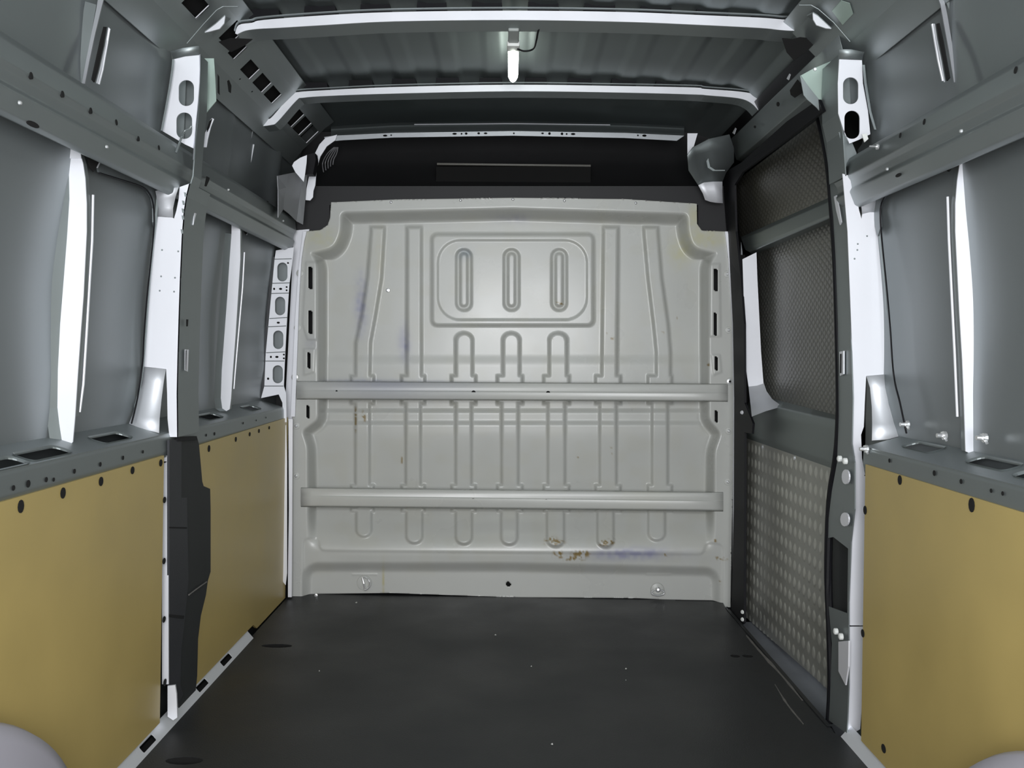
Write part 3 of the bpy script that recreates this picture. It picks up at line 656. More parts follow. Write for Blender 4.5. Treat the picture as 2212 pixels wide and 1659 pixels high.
lower_rail(-1, 2.40, 3.62, 'grey steel ledge with two oblong openings above the far left plywood panel', [(436, 904, 470, 897, .014), (530, 884, 554, 880, .013)],
           [(463, 937, .005), (445, 940, .004), (525, 914, .004), (553, 908, .003), (574, 902, .003)], [])
lower_rail(1, YB, 2.33, 'grey steel ledge with oblong openings above the right plywood panel', [(1958, 962, 2032, 972, .015), (2098, 994, 2196, 1010, .015), (2206, 1022, 2290, 1040, .014)],
           [(1922, 995, .005), (2019, 1022, .006), (2077, 1040, .005), (2142, 1060, .004), (2167, 1066, .004)], [])
for px, py, lab in ((1962, 917, 'near the right wall post'), (2043, 941, 'just before the right wall stiffener'), (2130, 946, 'just past the right wall stiffener'), (1874, 970, 'at the right post foot')):
    p = PX(px, py, side_x(1, .955 if px > 1900 else .88)); mb = MB(); mb.revolve(p, (-1, 0, 0), [(.010, 0), (.010, .006), (.005, .007), (.005, .02)], 10); mb.tube([p+Vector((-.004, -.012, -.01)), p+Vector((-.004, .012, .006))], .003, 6)
    o = mb.build('wall_stud', M_bolt); tag(o, 'bright metal stud on the right wall above the ledge, '+lab, 'stud')

# plywood panels
def ply(s, outline, label, slots, extra=[]):
    root = thing('plywood_panel', label, 'panel', 'ochre plywood wall panels')
    X0 = side_x(s, .876)
    mb = MB(); mb.plate(outline, [], lambda p: Vector((X0, p[0], p[1])), (s*.008, 0, 0)); mb.build('board', M_ply, root)
    for px, py, a, b in slots:
        p = PX(px, py, X0-s*.0015); h = MB(); h.add([p+Vector((0, a*math.cos(t), b*math.sin(t))) for t in np.linspace(0, 6.283, 12, endpoint=False)]+[p+Vector((s*.0014, a*math.cos(t), b*math.sin(t))) for t in np.linspace(0, 6.283, 12, endpoint=False)], [tuple(range(12)), tuple(range(23, 11, -1))]+[(k, (k+1) % 12, 12+(k+1) % 12, 12+k) for k in range(12)]); h.build('fixing_hole', M_hole, root)
    return root
ply(-1, [(YB, .03), (2.345, .03), (2.345, .712), (YB, .712)], 'large ochre plywood panel on the left wall nearest the camera', [(46, 1094, .010, .012), (137, 1065, .010, .011), (219, 1040, .010, .010), (287, 1016, .010, .009), (348, 1000, .010, .009), (356, 1080, .01, .008), (355, 1212, .01, .008), (355, 1338, .01, .008), (357, 1474, .01, .009)])
ply(-1, [(2.50, .03), (3.20, .03), (3.25, .004), (3.66, .004), (3.66, .722), (2.50, .712)], 'ochre plywood panel on the left wall between the dark post cover and the bulkhead', [(452, 969, .010, .010), (510, 949, .009, .008), (540, 938, .009, .007), (560, 931, .009, .007), (582, 924, .009, .006)])
ply(1, [(YB, .03), (2.303, .03), (2.303, .722), (YB, .718)], 'ochre plywood panel on the right wall beside the white post', [(1943, 1037, .010, .011), (2098, 1091, .011, .014), (1868, 1102, .01, .011), (1863, 1368, .01, .01), (1908, 1617, .012, .01)])

# gutter strips at the foot of the left and right walls
def gutter(s, y0, y1, label, slots):
    root = thing('sill_strip', label, 'sill strip')
    a, b = .866, .892
    hl = [rrect(c, .003, d, .019, .004, 2) for c, d in slots]
    mb = MB(); mb.plate([(y0, -.008), (y1, -.008), (y1, .028), (y0, .028)], hl, lambda p: Vector((side_x(s, .864+p[1]*.8), p[0], .004+p[1]*.9)), (0, 0, -.002)); mb.build('strip', M_flare, root)
    mb = MB(); mb.box((min(side_x(s, .84), side_x(s, .9)), y0, -.012), (max(side_x(s, .84), side_x(s, .9)), y1, -.010)); mb.build('cavity', M_hole, root)
gutter(-1, YB, 3.15, 'silver perforated strip between the left plywood panels and the load floor', [(1.98, 2.10), (2.22, 2.30), (2.62, 2.70), (2.84, 2.93)])
gutter(1, YB, 2.40, 'silver strip between the right plywood panel and the load floor', [(1.60, 1.75), (2.12, 2.16)])

# wheel arches, low at the near corners
def arch(s, label, yc, A, B):
    root = thing('wheel_arch', label, 'wheel arch', 'wheel arch housings')
    mb = MB(); secs = []
    for x, r in ((.868, 1), (.800, 1), (.783, .985), (.773, .94), (.770, .8), (.769, .03)):
        secs.append([Vector((side_x(s, x), yc+A*r*math.cos(t), max(.0005, B*r*math.sin(t)))) for t in np.linspace(0, math.pi, 48)])
    mb.loft(secs); mb.build('housing', M_arch, root, smooth=True)
arch(-1, 'pale grey wheel arch edge at the bottom left corner', 1.15, .594, .451)
arch(1, 'pale grey wheel arch edge at the bottom right corner', 1.15, .594, .428)

# ---------------- left wall post
def px_plate(mb, pts, holes, y, t=.003): return mb.plate(pts, holes, lambda p: PY(p[0], p[1], y), (0, t, 0))
def flare(mb, rows):   # rows: list of (list of px points, y)
    mb.loft([[PY(a, b, y) for (a, b), y in zip(r, ys)] for r, ys in rows]); return mb
YP = 2.40
root = thing('wall_post', 'bright silver body post on the left wall between its two side bays', 'body post')
mb = MB(); px_plate(mb, [(411, 396), (404, 425), (399, 460), (395, 510), (391, 600), (388, 690), (386, 760), (384, 850), (385, 944), (366, 944), (362, 905), (361, 850), (359, 797), (312, 792), (313, 760), (319, 680), (327, 590), (333, 520), (341, 468), (372, 470), (376, 472), (381, 455), (386, 430), (388, 404)], [], YP); mb.build('web', M_frame, root)
mb = MB(); flare(mb, [([(312, 792), (335, 795), (358.5, 797)], [YP]*3), ([(306, 825), (330, 826), (354, 825)], [2.397]*3), ([(297, 860), (322, 864), (349, 864)], [2.388]*3), ([(287, 895), (315, 902), (345, 903)], [2.372]*3), ([(279, 916), (308, 927), (344, 936)], [2.352]*3)]); o = mb.build('foot_flare', M_flare, root, smooth=True); o.modifiers.new('t', 'SOLIDIFY').thickness = .002
mb = MB(); flare(mb, [([(341, 468), (358, 468), (374, 470)], [YP]*3), ([(342, 450), (358, 448), (374, 450)], [2.395]*3), ([(340, 432), (356, 428), (379, 426)], [2.385]*3), ([(336, 412), (354, 408), (386, 404)], [2.372]*3)]); o = mb.build('head_flare', M_flare, root, smooth=True); o.modifiers.new('t', 'SOLIDIFY').thickness = .002
mb = MB(); e = [(411, 396), (404, 425), (399, 460), (395, 510), (391, 600), (388, 690), (386, 760), (384, 850), (385, 944)]
mb.ribbon([PY(a, b, YP) for a, b in e], (0, .16, 0), (-.003, 0, 0)); mb.build('inner_face', M_rail, root)
e = [(338, 425), (334, 470), (327, 530), (320, 600), (314, 680), (309, 750), (305, 800), (297, 850), (287, 890), (277, 915)]
mb = MB(); mb.ribbon([PY(a, b, YP-.012) for a, b in e], (.006, 0, 0), (0, .004, 0)); mb.build('seam_flange', M_rail, root)
mb = MB(); mb.tube(smooth_path([PS(a, b, -1, sx, -.026) for a, b in ((215, 374), (260, 388), (300, 401), (320, 414), (330, 436), (333, 470), (332, 500), (325, 570), (317, 650), (311, 730), (308, 785), (297, 860), (284, 915))], 4), .0022, 6); mb.build('shadow_line', M_rub, root)  # black tube drawn for the shadow line of the frame opening
for px, py in ((350, 540), (385, 543), (348, 597), (378, 600), (345, 628), (376, 630)):
    m = MB(); m.revolve(PY(px, py, YP), (0, -1, 0), [(.0026, 0), (.0022, .001)], 8); m.build('spot_weld', M_rail, root)
def slot3(mbroot, pts, x, s, m=M_hole, name='punched_hole', proud=.0012):
    h = MB(); h.plate(pts, [], lambda p: PX(p[0], p[1], side_x(s, x-proud)), (s*proud*.9, 0, 0)); h.build(name, m, mbroot)
slot3(root, [(403, 690), (407, 690), (406, 705), (403, 705)], .855, -1); slot3(root, [(400, 755), (408, 755), (406, 803), (400, 800)], .857, -1, M_frame, 'bright_slot'); slot3(root, [(401, 757), (403, 757), (402, 800), (400.5, 798)], .857, -1, M_hole)
# stamped marks near the post head
for k, (px, py) in enumerate(((400, 420), (396, 438), (395, 455), (395, 470), (393, 500))):
    m = MB(); m.plate([(px-3, py-5), (px+2, py-4), (px+3, py+4), (px-1, py+5)], [], lambda p: PY(p[0], p[1], YP-.001), (0, .0008, 0)); m.build('stamped_mark', M_rail, root)
post_root = root
root = thing('opening_corner', 'grey rounded corner sheet under the left shoulder rail beside the silver post', 'corner sheet', 'rounded corner sheets beside the posts')
mb = MB(); mb.plate([(205, 340), (214, 372), (260, 386), (300, 400), (318, 412), (328, 428), (332, 450), (332, 480), (336, 500), (345, 490), (352, 420), (345, 392), (300, 380)], [], lambda p: PS(p[0], p[1], -1, sx, -.022), (-.004, 0, 0)); mb.build('corner_sheet', M_skin, root)
root = thing('opening_corner', 'grey rounded corner sheet under the right shoulder rail beside the door post', 'corner sheet', 'rounded corner sheets beside the posts')
mb = MB(); mb.plate([(2030, 330), (2024, 362), (1975, 385), (1935, 405), (1914, 420), (1904, 436), (1900, 456), (1902, 490), (1896, 510), (1890, 490), (1882, 420), (1890, 392), (1935, 372)], [], lambda p: PS(p[0], p[1], 1, sx, -.022), (.004, 0, 0)); mb.build('corner_sheet', M_skin, root)
root = post_root
# lower part of left post: bright edge strip
mb = MB(); px_plate(mb, [(350, 984), (365.5, 984), (364.5, 1180), (363.5, 1320), (364, 1478), (350, 1478)], [], 2.385, .004); mb.build('edge_strip', M_frame, root)
mb = MB(); px_plate(mb, [(362, 1482), (378, 1480), (381, 1500), (383, 1550), (374, 1556), (362, 1548)], [], 2.38, .006); mb.build('foot_plate', M_frame, root)
# upper left post with two oval openings
root = thing('upper_post', 'silver upper body post with two oval openings on the left, under the roof rail', 'body post')
mb = MB(); px_plate(mb, [(375, 128), (380, 118), (430, 118), (431, 150), (430, 180), (427, 220), (422, 270), (417, 320), (400, 312), (349, 282), (358, 240), (366, 195), (373, 150)], [rrect(386, 173, 419, 229, 16, 6), rrect(381, 243, 415, 300, 16, 6)], YP-.01); mb.build('web', M_frame, root)
mb = MB(); flare(mb, [([(375, 128), (400, 122), (430, 119)], [YP-.01]*3), ([(372, 118), (398, 112), (430, 108)], [2.388]*3), ([(368, 110), (395, 103), (430, 98)], [2.38]*3)]); o = mb.build('head_flare', M_rail, root, smooth=True); o.modifiers.new('t', 'SOLIDIFY').thickness = .002
mb = MB(); mb.ribbon([PY(a, b, YP-.01) for a, b in ((431, 118), (431, 150), (430, 180), (427, 220), (422, 270), (417, 345))], (.004, -.006, 0), (-.002, .004, 0)); mb.build('edge_bead', M_frame, root)
mb = MB(); mb.ribbon([PY(a, b, YP-.03) for a, b in ((372, 128), (370, 150), (364, 190), (357, 230), (347, 282))], (.005, 0, 0), (0, .003, 0)); mb.build('seam_flange', M_rail, root)
mb = MB(); px_plate(mb, [(388, 160), (402, 160), (399, 236), (396, 310), (380, 300), (378, 240)], [], 2.45); mb.build('inner_reinforcement', M_rail, root)
mb = MB(); px_plate(mb, [(402, 160), (426, 160), (424, 236), (418, 310), (396, 310), (399, 236)], [], 2.47); mb.build('inner_reinforcement', M_rail, root)
mb = MB(); mb.tube(smooth_path([PY(413, 272, 2.36), PY(408, 279, 2.36), (PY(398, 284, 2.36)), PY(391, 300, 2.35), PY(380, 330, 2.34)], 5), .003, 8); mb.build('wire_clip', M_rail, root)
mb = MB(); mb.ribbon([PY(a, b, YP+.01) for a, b in ((433, 118), (432, 180), (430, 240), (424, 300), (418, 380), (412, 400))], (.0, .06, .0), (-.003, 0, 0)); mb.build('inner_face', M_rail, root)
root = thing('gusset_plate', 'greenish primer gusset plate beside the left upper post', 'gusset')
mb = MB(); mb.plate([(441, 126), (462, 126), (465, 170), (467, 218), (450, 238), (436, 256), (436, 200), (439, 150)], [], lambda p: PY(p[0], p[1], 2.50), (0, .003, 0)); mb.build('plate_sheet', M_green, root)
mb = MB(); mb.plate([(470, 160), (473, 165), (474, 205), (470, 200)], [], lambda p: PY(p[0], p[1], 2.52), (0, .003, 0)); mb.build('slot', M_hole, root)
root = thing('belt_bracket', 'small folded silver bracket below the greenish plate on the left', 'bracket')
mb = MB(); mb.plate([(441, 290), (447, 280), (452, 262), (458, 255), (462, 257), (455, 275), (449, 300), (446, 318), (440, 318), (430, 308)], [], lambda p: PY(p[0], p[1], 2.52), (0, .003, 0)); mb.build('bracket_sheet', M_frame, root)
mb = MB(); mb.plate([(447, 278), (452, 262), (458, 256), (452, 275), (447, 285)], [], lambda p: PY(p[0], p[1], 2.515), (0, .003, 0)); mb.build('slot', M_hole, root)
# openings beside the left post
for pts, x, lab in (([(443, 402), (447, 381), (453, 384), (452, 390), (446, 403)], .85, 'dark notch with bright edge in the shoulder rail beside the left post'), ([(492, 175), (495, 173), (500, 185), (499, 201), (495, 198)], .835, 'small dark slot in the left roof side rail')):
    h = MB(); h.plate(pts, [], lambda p: PX(p[0], p[1], side_x(-1, x-.002)), (-.0018, 0, 0)); o = h.build('dark_notch', M_hole); tag(o, lab, 'opening')
root = thing('hooked_slot', 'narrow slot with a bright curved edge beside the left post', 'slot')
h = MB(); h.plate([(417, 470), (421, 425), (424, 425), (422, 450), (419, 476)], [], lambda p: PX(p[0], p[1], side_x(-1, .853)), (-.001, 0, 0)); h.build('gap', M_hole, root)
h = MB(); h.plate([(421, 450), (428, 426), (432, 432), (426, 455), (418, 486)], [], lambda p: PX(p[0], p[1], side_x(-1, .851)), (-.003, 0, 0)); h.build('edge', M_frame, root)

# dark post cover on the left
root = thing('post_cover', 'charcoal moulded cover over the lower left post, shade of its angled side coloured in', 'post cover')
def CX(x): return lambda p: PX(p[0], p[1], side_x(-1, x))
mb = MB(); mb.plate([(366, 950), (392, 950), (392, 1075), (404, 1075), (407, 1250), (404, 1290), (398, 1350), (392, 1400), (390, 1480), (396, 1500), (372, 1545), (366, 1480), (366, 1300)], [], CX(.872), (-.006, 0, 0)); mb.build('front_face', M_char, root, label='lighter charcoal face')
mb = MB(); mb.plate([(388, 944), (425, 942), (430, 960), (437, 1040), (440, 1050), (454, 1056), (455, 1100), (455, 1235), (449, 1255), (445, 1285), (434, 1330), (428, 1380), (426, 1460), (420, 1520), (385, 1556), (388, 1500), (385, 1300), (385, 1060)], [], CX(.875), (-.006, 0, 0)); mb.build('side_face', M_char2, root, label='darker side of the cover')  # shade of the further-angled side put into its charcoal colour
for pts in ([(366, 1138), (404, 1139), (404, 1142), (366, 1141)], [(366, 1327), (398, 1330), (397, 1337), (366, 1333)]):
    mb = MB(); mb.plate(pts, [], CX(.871), (-.001, 0, 0)); mb.build('joint_groove', M_hole, root)
mb = MB(); mb.tube([PX(408, 1285, -.870), PX(425, 1272, -.868), PX(446, 1257, -.870)], .002, 6); mb.build('edge_highlight', M_plate2, root)
mb = MB(); mb.plate([(385, 944), (424, 942), (427, 950), (385, 953)], [], CX(.869), (-.008, 0, 0)); mb.build('top_cap', M_rub, root)

# stiffener posts
def stiffener(label, y, web, flange, strip, foot, s, name='stiffener_post', cap=None, inner_dark=None):
    root = thing(name, label, 'stiffener', 'slim vertical stiffeners of the side bays')
    mb = MB(); px_plate(mb, web, [], y); mb.build('web', M_flare2 if name == 'upper_stiffener' else M_frame, root)
    if flange: mb = MB(); mb.ribbon([PY(a, b, y) for a, b in flange], (s*.016, -.018, 0), (0, .002, 0)); mb.build('outer_flange', M_rail, root)
    if strip: mb = MB(); mb.ribbon([PY(a, b, y+.05) for a, b in strip], (0, 0, 0), (0, .003, 0)); mb = MB(); mb.tube([PY(a, b, y+.03) for a, b in strip], .0028, 8); mb.build('return_strip', M_frame, root)
    if cap: mb = MB(); px_plate(mb, cap, [], y-.004); mb.build('cap', M_frame, root)
    if inner_dark:
        mb = MB(); mb.ribbon([PY(a, b, y+.003) for a, b in inner_dark], (0, .018, 0), (s*.002, 0, 0)); mb.build('inner_flange', M_rail, root)
    return root
w_l = [(147, 320), (172, 320), (174, 335), (179, 352), (184, 385), (187, 440), (187, 500), (184, 560), (180, 640), (174, 720), (167, 820), (162, 900), (157, 955), (150, 962), (134, 955), (128, 915), (124, 880), (125, 800), (130, 700), (138, 600), (145, 510), (150, 430), (149, 380), (146, 350)]
stiffener('bright slim vertical stiffener on the left wall nearest the camera', 1.965, w_l,
          [(146, 340), (149, 380), (150, 430), (145, 510), (138, 600), (130, 700), (125, 800), (124, 880), (128, 915), (133, 950)], [(201, 421), (199, 520), (194, 600), (187, 720), (180, 830), (172, 890)], None, -1,
          cap=[(147, 318), (173, 318), (175, 342), (147, 342)], inner_dark=w_l[0:12])
w_l2 = [(500, 485), (517, 483), (519, 500), (519, 560), (514, 640), (509, 720), (503, 800), (499, 860), (496, 884), (489, 888), (480, 882), (477, 860), (479, 800), (485, 720), (491, 640), (496, 560), (500, 505)]
stiffener('bright slim vertical stiffener in the far left bay near the bulkhead', 3.02, w_l2, w_l2[9:], [(528, 545), (524, 620), (517, 700), (510, 780), (505, 840)], None, -1, cap=[(500, 482), (517, 482), (517, 498), (500, 498)], inner_dark=w_l2[1:9])
w_r = [(2076, 322), (2104, 318), (2107, 335), (2106, 380), (2102, 420), (2102, 480), (2106, 560), (2111, 700), (2117, 820), (2121, 900), (2114, 940), (2112, 970), (2100, 981), (2086, 975), (2083, 880), (2079, 780), (2073, 680), (2068, 580), (2064, 500), (2064, 440), (2068, 390), (2074, 350)]
stiffener('bright slim vertical stiffener on the right wall', 1.965, w_r, w_r[2:12], [(2047, 425), (2050, 520), (2056, 640), (2062, 760), (2068, 900)], None, 1, cap=[(2076, 322), (2104, 318), (2103, 344), (2076, 345)], inner_dark=w_r[13:]+[w_r[0]])
stiffener('thin silver upper stiffener curving up the left wall to the top edge', 1.99, [(213, -12), (226, -12), (218, 20), (206, 70), (193, 130), (183, 181), (177, 180), (186, 130), (198, 70), (208, 20)], [(208, 10), (198, 70), (186, 130), (177, 180)], [(236, 62), (228, 110), (221, 150), (213, 182)], None, -1, 'upper_stiffener')
stiffener('thin silver upper stiffener on the right wall near the top edge', 1.99, [(2024, -12), (2037, -12), (2046, 30), (2056, 90), (2066, 140), (2071, 175), (2061, 178), (2052, 120), (2041, 60), (2032, 10)], [(2037, -12), (2050, 20), (2062, 70), (2070, 120), (2078, 165)], [(2014, 52), (2020, 90), (2027, 130), (2037, 175)], None, 1, 'upper_stiffener')
stiffener('thin silver upper stiffener below the stepped end of the second roof crossbar', 3.26, [(541, 272), (550, 272), (545, 290), (538, 320), (531, 355), (524, 392), (518, 390), (524, 350), (532, 310), (537, 285)], [(537, 285), (532, 310), (524, 350), (518, 390)], [(548, 312), (543, 340), (537, 368), (533, 384)], None, -1, 'upper_stiffener')
LIPS = {(226, 58): [(235, 60), (228, 100), (217, 150), (209, 180)], (2022, 52): [(2018, 52), (2023, 85), (2032, 130), (2040, 177)], (192, 334): [(217, 342), (215, 352), (210, 362)], (2033, 342): [(2032, 342), (2034, 352), (2039, 364)], (526, 488): [(539, 492), (537, 500), (533, 507)]}
for pts, x, s, lab in (([(226, 58), (231, 58), (224, 100), (213, 150), (205, 178), (200, 172), (209, 130), (219, 85)], .90, -1, 'long dark slot beside the left upper stiffener'),
                    ([(2022, 52), (2027, 50), (2036, 90), (2043, 130), (2050, 168), (2044, 175), (2036, 130), (2027, 85)], .90, 1, 'long dark slot beside the right upper stiffener'),
                    ([(192, 334), (216, 342), (214, 350), (208, 362), (203, 371), (197, 365), (193, 355)], .925, -1, 'dark teardrop opening beside the head of the near left stiffener'),
                    ([(2033, 342), (2055, 335), (2057, 345), (2055, 362), (2048, 371), (2040, 364), (2036, 352)], .925, 1, 'dark teardrop opening beside the head of the right stiffener'),
                    ([(526, 488), (538, 492), (535, 504), (531, 506), (527, 498)], .925, -1, 'dark teardrop opening beside the head of the far left stiffener')):
    root = thing('wall_opening', lab, 'opening')
    h = MB(); h.plate(pts, [], lambda p: PS(p[0], p[1], s, lambda z: x, -.004), (s*.003, 0, 0)); h.build('void', M_hole, root)
    ed = LIPS[pts[0]]
    h = MB(); h.tube([PS(p[0], p[1], s, lambda z: x, -.006) for p in ed], .0016, 6); h.build('bright_lip', M_flare, root)

# front left post with four oval openings
root = thing('front_post', 'pale silver front post with four oval openings left of the bulkhead', 'body post')
mb = MB(); px_plate(mb, [(596, 541), (635, 534), (632, 561), (625, 615), (620, 686), (616, 760), (613, 834), (618, 850), (619, 912), (611, 912), (610, 870), (602, 852), (564, 860), (571, 834), (574, 763), (581, 689), (588, 615), (593, 561)], [rrect(599, 567, 621, 608, 11, 6), rrect(594, 641, 616, 681, 11, 6), rrect(590, 714, 612, 754, 11, 6), rrect(589, 789, 611, 828, 11, 6)], 3.61); mb.build('web', M_frame, root)
mb = MB(); px_plate(mb, [(592, 560), (628, 560), (612, 840), (582, 840)], [], 3.66); mb.build('inner_reinforcement', M_skin, root)
mb = MB(); mb.ribbon([PY(a, b, 3.61) for a, b in ((593, 555), (588, 615), (581, 689), (574, 763), (571, 834), (564, 860))], (-.01, -.004, 0), (0, .003, 0)); mb.build('outer_flange', M_char, root)
for a, b, c, d in ((588, 612, 626, 611), (586, 634, 624, 633), (582, 688, 620, 686), (577, 706, 618, 704), (575, 762, 616, 760), (573, 780, 614, 780), (571, 834, 612, 834), (593, 560, 630, 559)):
    mb = MB(); mb.tube([PY(a, b, 3.608), PY(c, d, 3.608)], .0016, 6); mb.build('pressed_crease', M_rail, root)
for x, y, a, b in ((592, 624, 2, 2.6), (606, 624, 3.4, 2.4), (619, 620, 2, 2), (619, 627, 2, 2), (601, 697, 3.4, 2.2), (585, 771, 2, 2.6), (598, 771, 3.6, 2.4), (613, 766, 2, 2), (613, 774, 2, 2), (579, 818, 2.4, 2.6), (622, 568, 2, 2)):
    mb = MB(); mb.plate(ell(x, y, a, b, 8), [], lambda p: PY(p[0], p[1], 3.607), (0, .002, 0)); mb.build('pilot_hole', M_hole, root)
mb = MB(); px_plate(mb, [(609, 920), (618, 918), (620, 1000), (620, 1238), (617, 1264), (612, 1258), (609, 1240), (609, 1100)], [], 3.62); mb.build('lower_strip', M_frame, root)
# fin, dark block and folded sheets above it
root = thing('corner_fin', 'pale pointed fin sticking out at the upper left corner of the bulkhead', 'bracket')
mb = MB(); px_plate(mb, [(663, 335), (662, 352), (659, 375), (656, 393), (652, 388), (638, 372), (631, 358), (635, 350), (648, 341)], [], 3.42); mb.build('fin_sheet', M_frame, root)
root = thing('cable_block', 'black plastic block wedged beside the pale fin', 'block')
mb = MB(); mb.plate([(664, 334), (680, 330), (682, 345), (676, 376), (660, 376)], [], lambda p: PY(p[0], p[1], 3.50), (0, .05, 0)); mb.build('block_body', M_rub, root)
root = thing('corner_sheet', 'folded grey corner sheet above the side rail at the left end of the bulkhead', 'sheet')
mb = MB(); mb.loft([[PY(a, b, y) for (a, b), y in zip(r, (3.30, 3.45, 3.52, 3.60, 3.62))] for r in ([(598, 380), (622, 375), (638, 372), (655, 378), (664, 378)], [(600, 410), (617, 405), (632, 402), (650, 402), (661, 402)], [(600, 440), (612, 434), (627, 432), (646, 430), (659, 430)], [(600, 470), (611, 452), (624, 462), (640, 478), (654, 485)])]); o = mb.build('folded_sheet', M_flare2, root); o.modifiers.new('t', 'SOLIDIFY').thickness = .002

# ---------------- right wall post (door post)
root = thing('door_post', 'broad bright silver post on the right wall beside the sliding door opening', 'body post')
mb = MB(); px_plate(mb, [(1820, 375), (1835, 380), (1847, 400), (1850, 425), (1856, 455), (1861, 473), (1864, 455), (1894, 458), (1896, 500), (1908, 618), (1919, 780), (1921, 808), (1871, 812), (1868, 870), (1866, 922), (1860, 939), (1862, 990), (1874, 1054), (1874, 1100), (1872, 1200), (1868, 1340), (1868, 1351), (1838, 1351), (1833, 1350), (1833, 1300), (1837, 1170), (1846, 1100), (1848, 1054), (1847, 986), (1840, 970), (1844, 838), (1839, 702), (1831, 500), (1824, 420)], [], YP); mb.build('web', M_frame, root)
mb = MB(); px_plate(mb, [(1834, 1354), (1872, 1354), (1864, 1500), (1858, 1575), (1840, 1586), (1829, 1580), (1834, 1480)], [], YP-.004); mb.build('lower_web', M_frame, root)
mb = MB(); flare(mb, [([(1871, 812), (1895, 810), (1921, 808)], [YP]*3), ([(1879, 838), (1903, 838), (1930, 835)], [2.397]*3), ([(1883, 880), (1908, 880), (1940, 868)], [2.388]*3), ([(1884, 915), (1914, 918), (1948, 908)], [2.370]*3), ([(1883, 952), (1916, 950), (1954, 940)], [2.345]*3)]); o = mb.build('foot_flare', M_flare, root, smooth=True); o.modifiers.new('t', 'SOLIDIFY').thickness = .002
mb = MB(); flare(mb, [([(1862, 462), (1878, 458), (1894, 458)], [YP]*3), ([(1860, 440), (1878, 436), (1894, 436)], [2.39]*3), ([(1857, 418), (1877, 414), (1898, 418)], [2.382]*3), ([(1852, 404), (1876, 402), (1902, 408)], [2.372]*3)]); o = mb.build('head_flare', M_flare, root, smooth=True); o.modifiers.new('t', 'SOLIDIFY').thickness = .002
e = [(1895, 450), (1898, 500), (1911, 618), (1922, 780), (1926, 812), (1938, 858), (1953, 936)]
mb = MB(); mb.ribbon([PY(a, b, YP-.012) for a, b in e], (.010, 0, 0), (0, .004, 0)); mb.build('seam_flange', M_rail, root)
mb = MB(); mb.plate([(1818, 372), (1824, 420), (1830, 500), (1837, 700), (1842, 860), (1840, 960), (1846, 1000), (1846, 1100), (1838, 1170), (1833, 1300), (1833, 1480), (1829, 1585), (1789, 1555), (1794, 1480), (1797, 1390), (1790, 1310), (1830, 1325), (1832, 1185), (1800, 1160), (1789, 1162), (1790, 1120), (1797, 1060), (1808, 1000), (1812, 900), (1810, 700), (1805, 560), (1800, 470), (1792, 400), (1782, 320), (1768, 262), (1762, 235), (1800, 270)], [], lambda p: PX(p[0], p[1], side_x(1, .872)), (.003, 0, 0)); mb.build('inner_face', M_rail, root)
mb = MB(); mb.plate([(1790, 1158), (1800, 1158), (1834, 1178), (1834, 1330), (1787, 1308), (1785, 1200)], [], lambda p: PX(p[0], p[1], side_x(1, .905)), (.004, 0, 0)); mb.build('latch_opening', M_char2, root, label='dark opening in the post')
for (px, py, a, b), m in (((1826, 1030, 8, 16), M_frame), ((1824, 1122, 9, 15), M_frame)):
    h = MB(); h.plate(ell(px, py, a, b, 16), [], lambda p: PX(p[0], p[1], side_x(1, .862)), (.004, 0, 0)); h.build('round_cap', m, root)
for px, py in ((1817, 991), (1829, 996), (1809, 1364), (1820, 1375)):
    p = PX(px, py, side_x(1, .862)); h = MB(); h.revolve(p, (-1, 0, 0), [(.0085, 0), (.0085, .008), (.005, .010)], 10); h.build('hinge_bolt', M_white, root)
h = MB(); h.plate([(1813, 760), (1822, 758), (1822, 808), (1814, 812)], [], lambda p: PX(p[0], p[1], side_x(1, .866)), (.003, 0, 0)); h.build('bright_slot', M_frame, root)
h = MB(); h.plate([(1814.5, 765), (1817, 764), (1816.5, 806), (1814.5, 806)], [], lambda p: PX(p[0], p[1], side_x(1, .864)), (.001, 0, 0)); h.build('slot_gap', M_hole, root)
h = MB(); h.plate([(1811, 1386), (1833, 1384), (1832, 1440), (1826, 1480), (1811, 1450)], [], lambda p: PX(p[0], p[1], side_x(1, .862)), (.004, 0, 0)); h.build('lower_bracket', M_frame, root)
h = MB(); h.plate([(1801, 425), (1806, 422), (1812, 450), (1817, 480), (1814, 486), (1806, 455)], [], lambda p: PX(p[0], p[1], side_x(1, .864)), (.003, 0, 0)); h.build('hooked_slot', M_frame, root)
mb = MB(); mb.tube(smooth_path([PS(a, b, 1, sx, -.026) for a, b in ((2019, 360), (1970, 388), (1930, 410), (1912, 424), (1903, 445), (1902, 480), (1907, 540), (1915, 618), (1923, 710), (1928, 785), (1934, 830), (1944, 870), (1958, 936))], 4), .0022, 6); mb.build('shadow_line', M_rub, root)  # shadow line round the right bay opening, laid in as black tube
for px, py in ((1853, 527), (1873, 510), (1846, 559), (1852, 540)):
    m = MB(); m.revolve(PY(px, py, YP), (0, -1, 0), [(.0026, 0), (.0022, .001)], 8); m.build('spot_weld', M_rail, root)
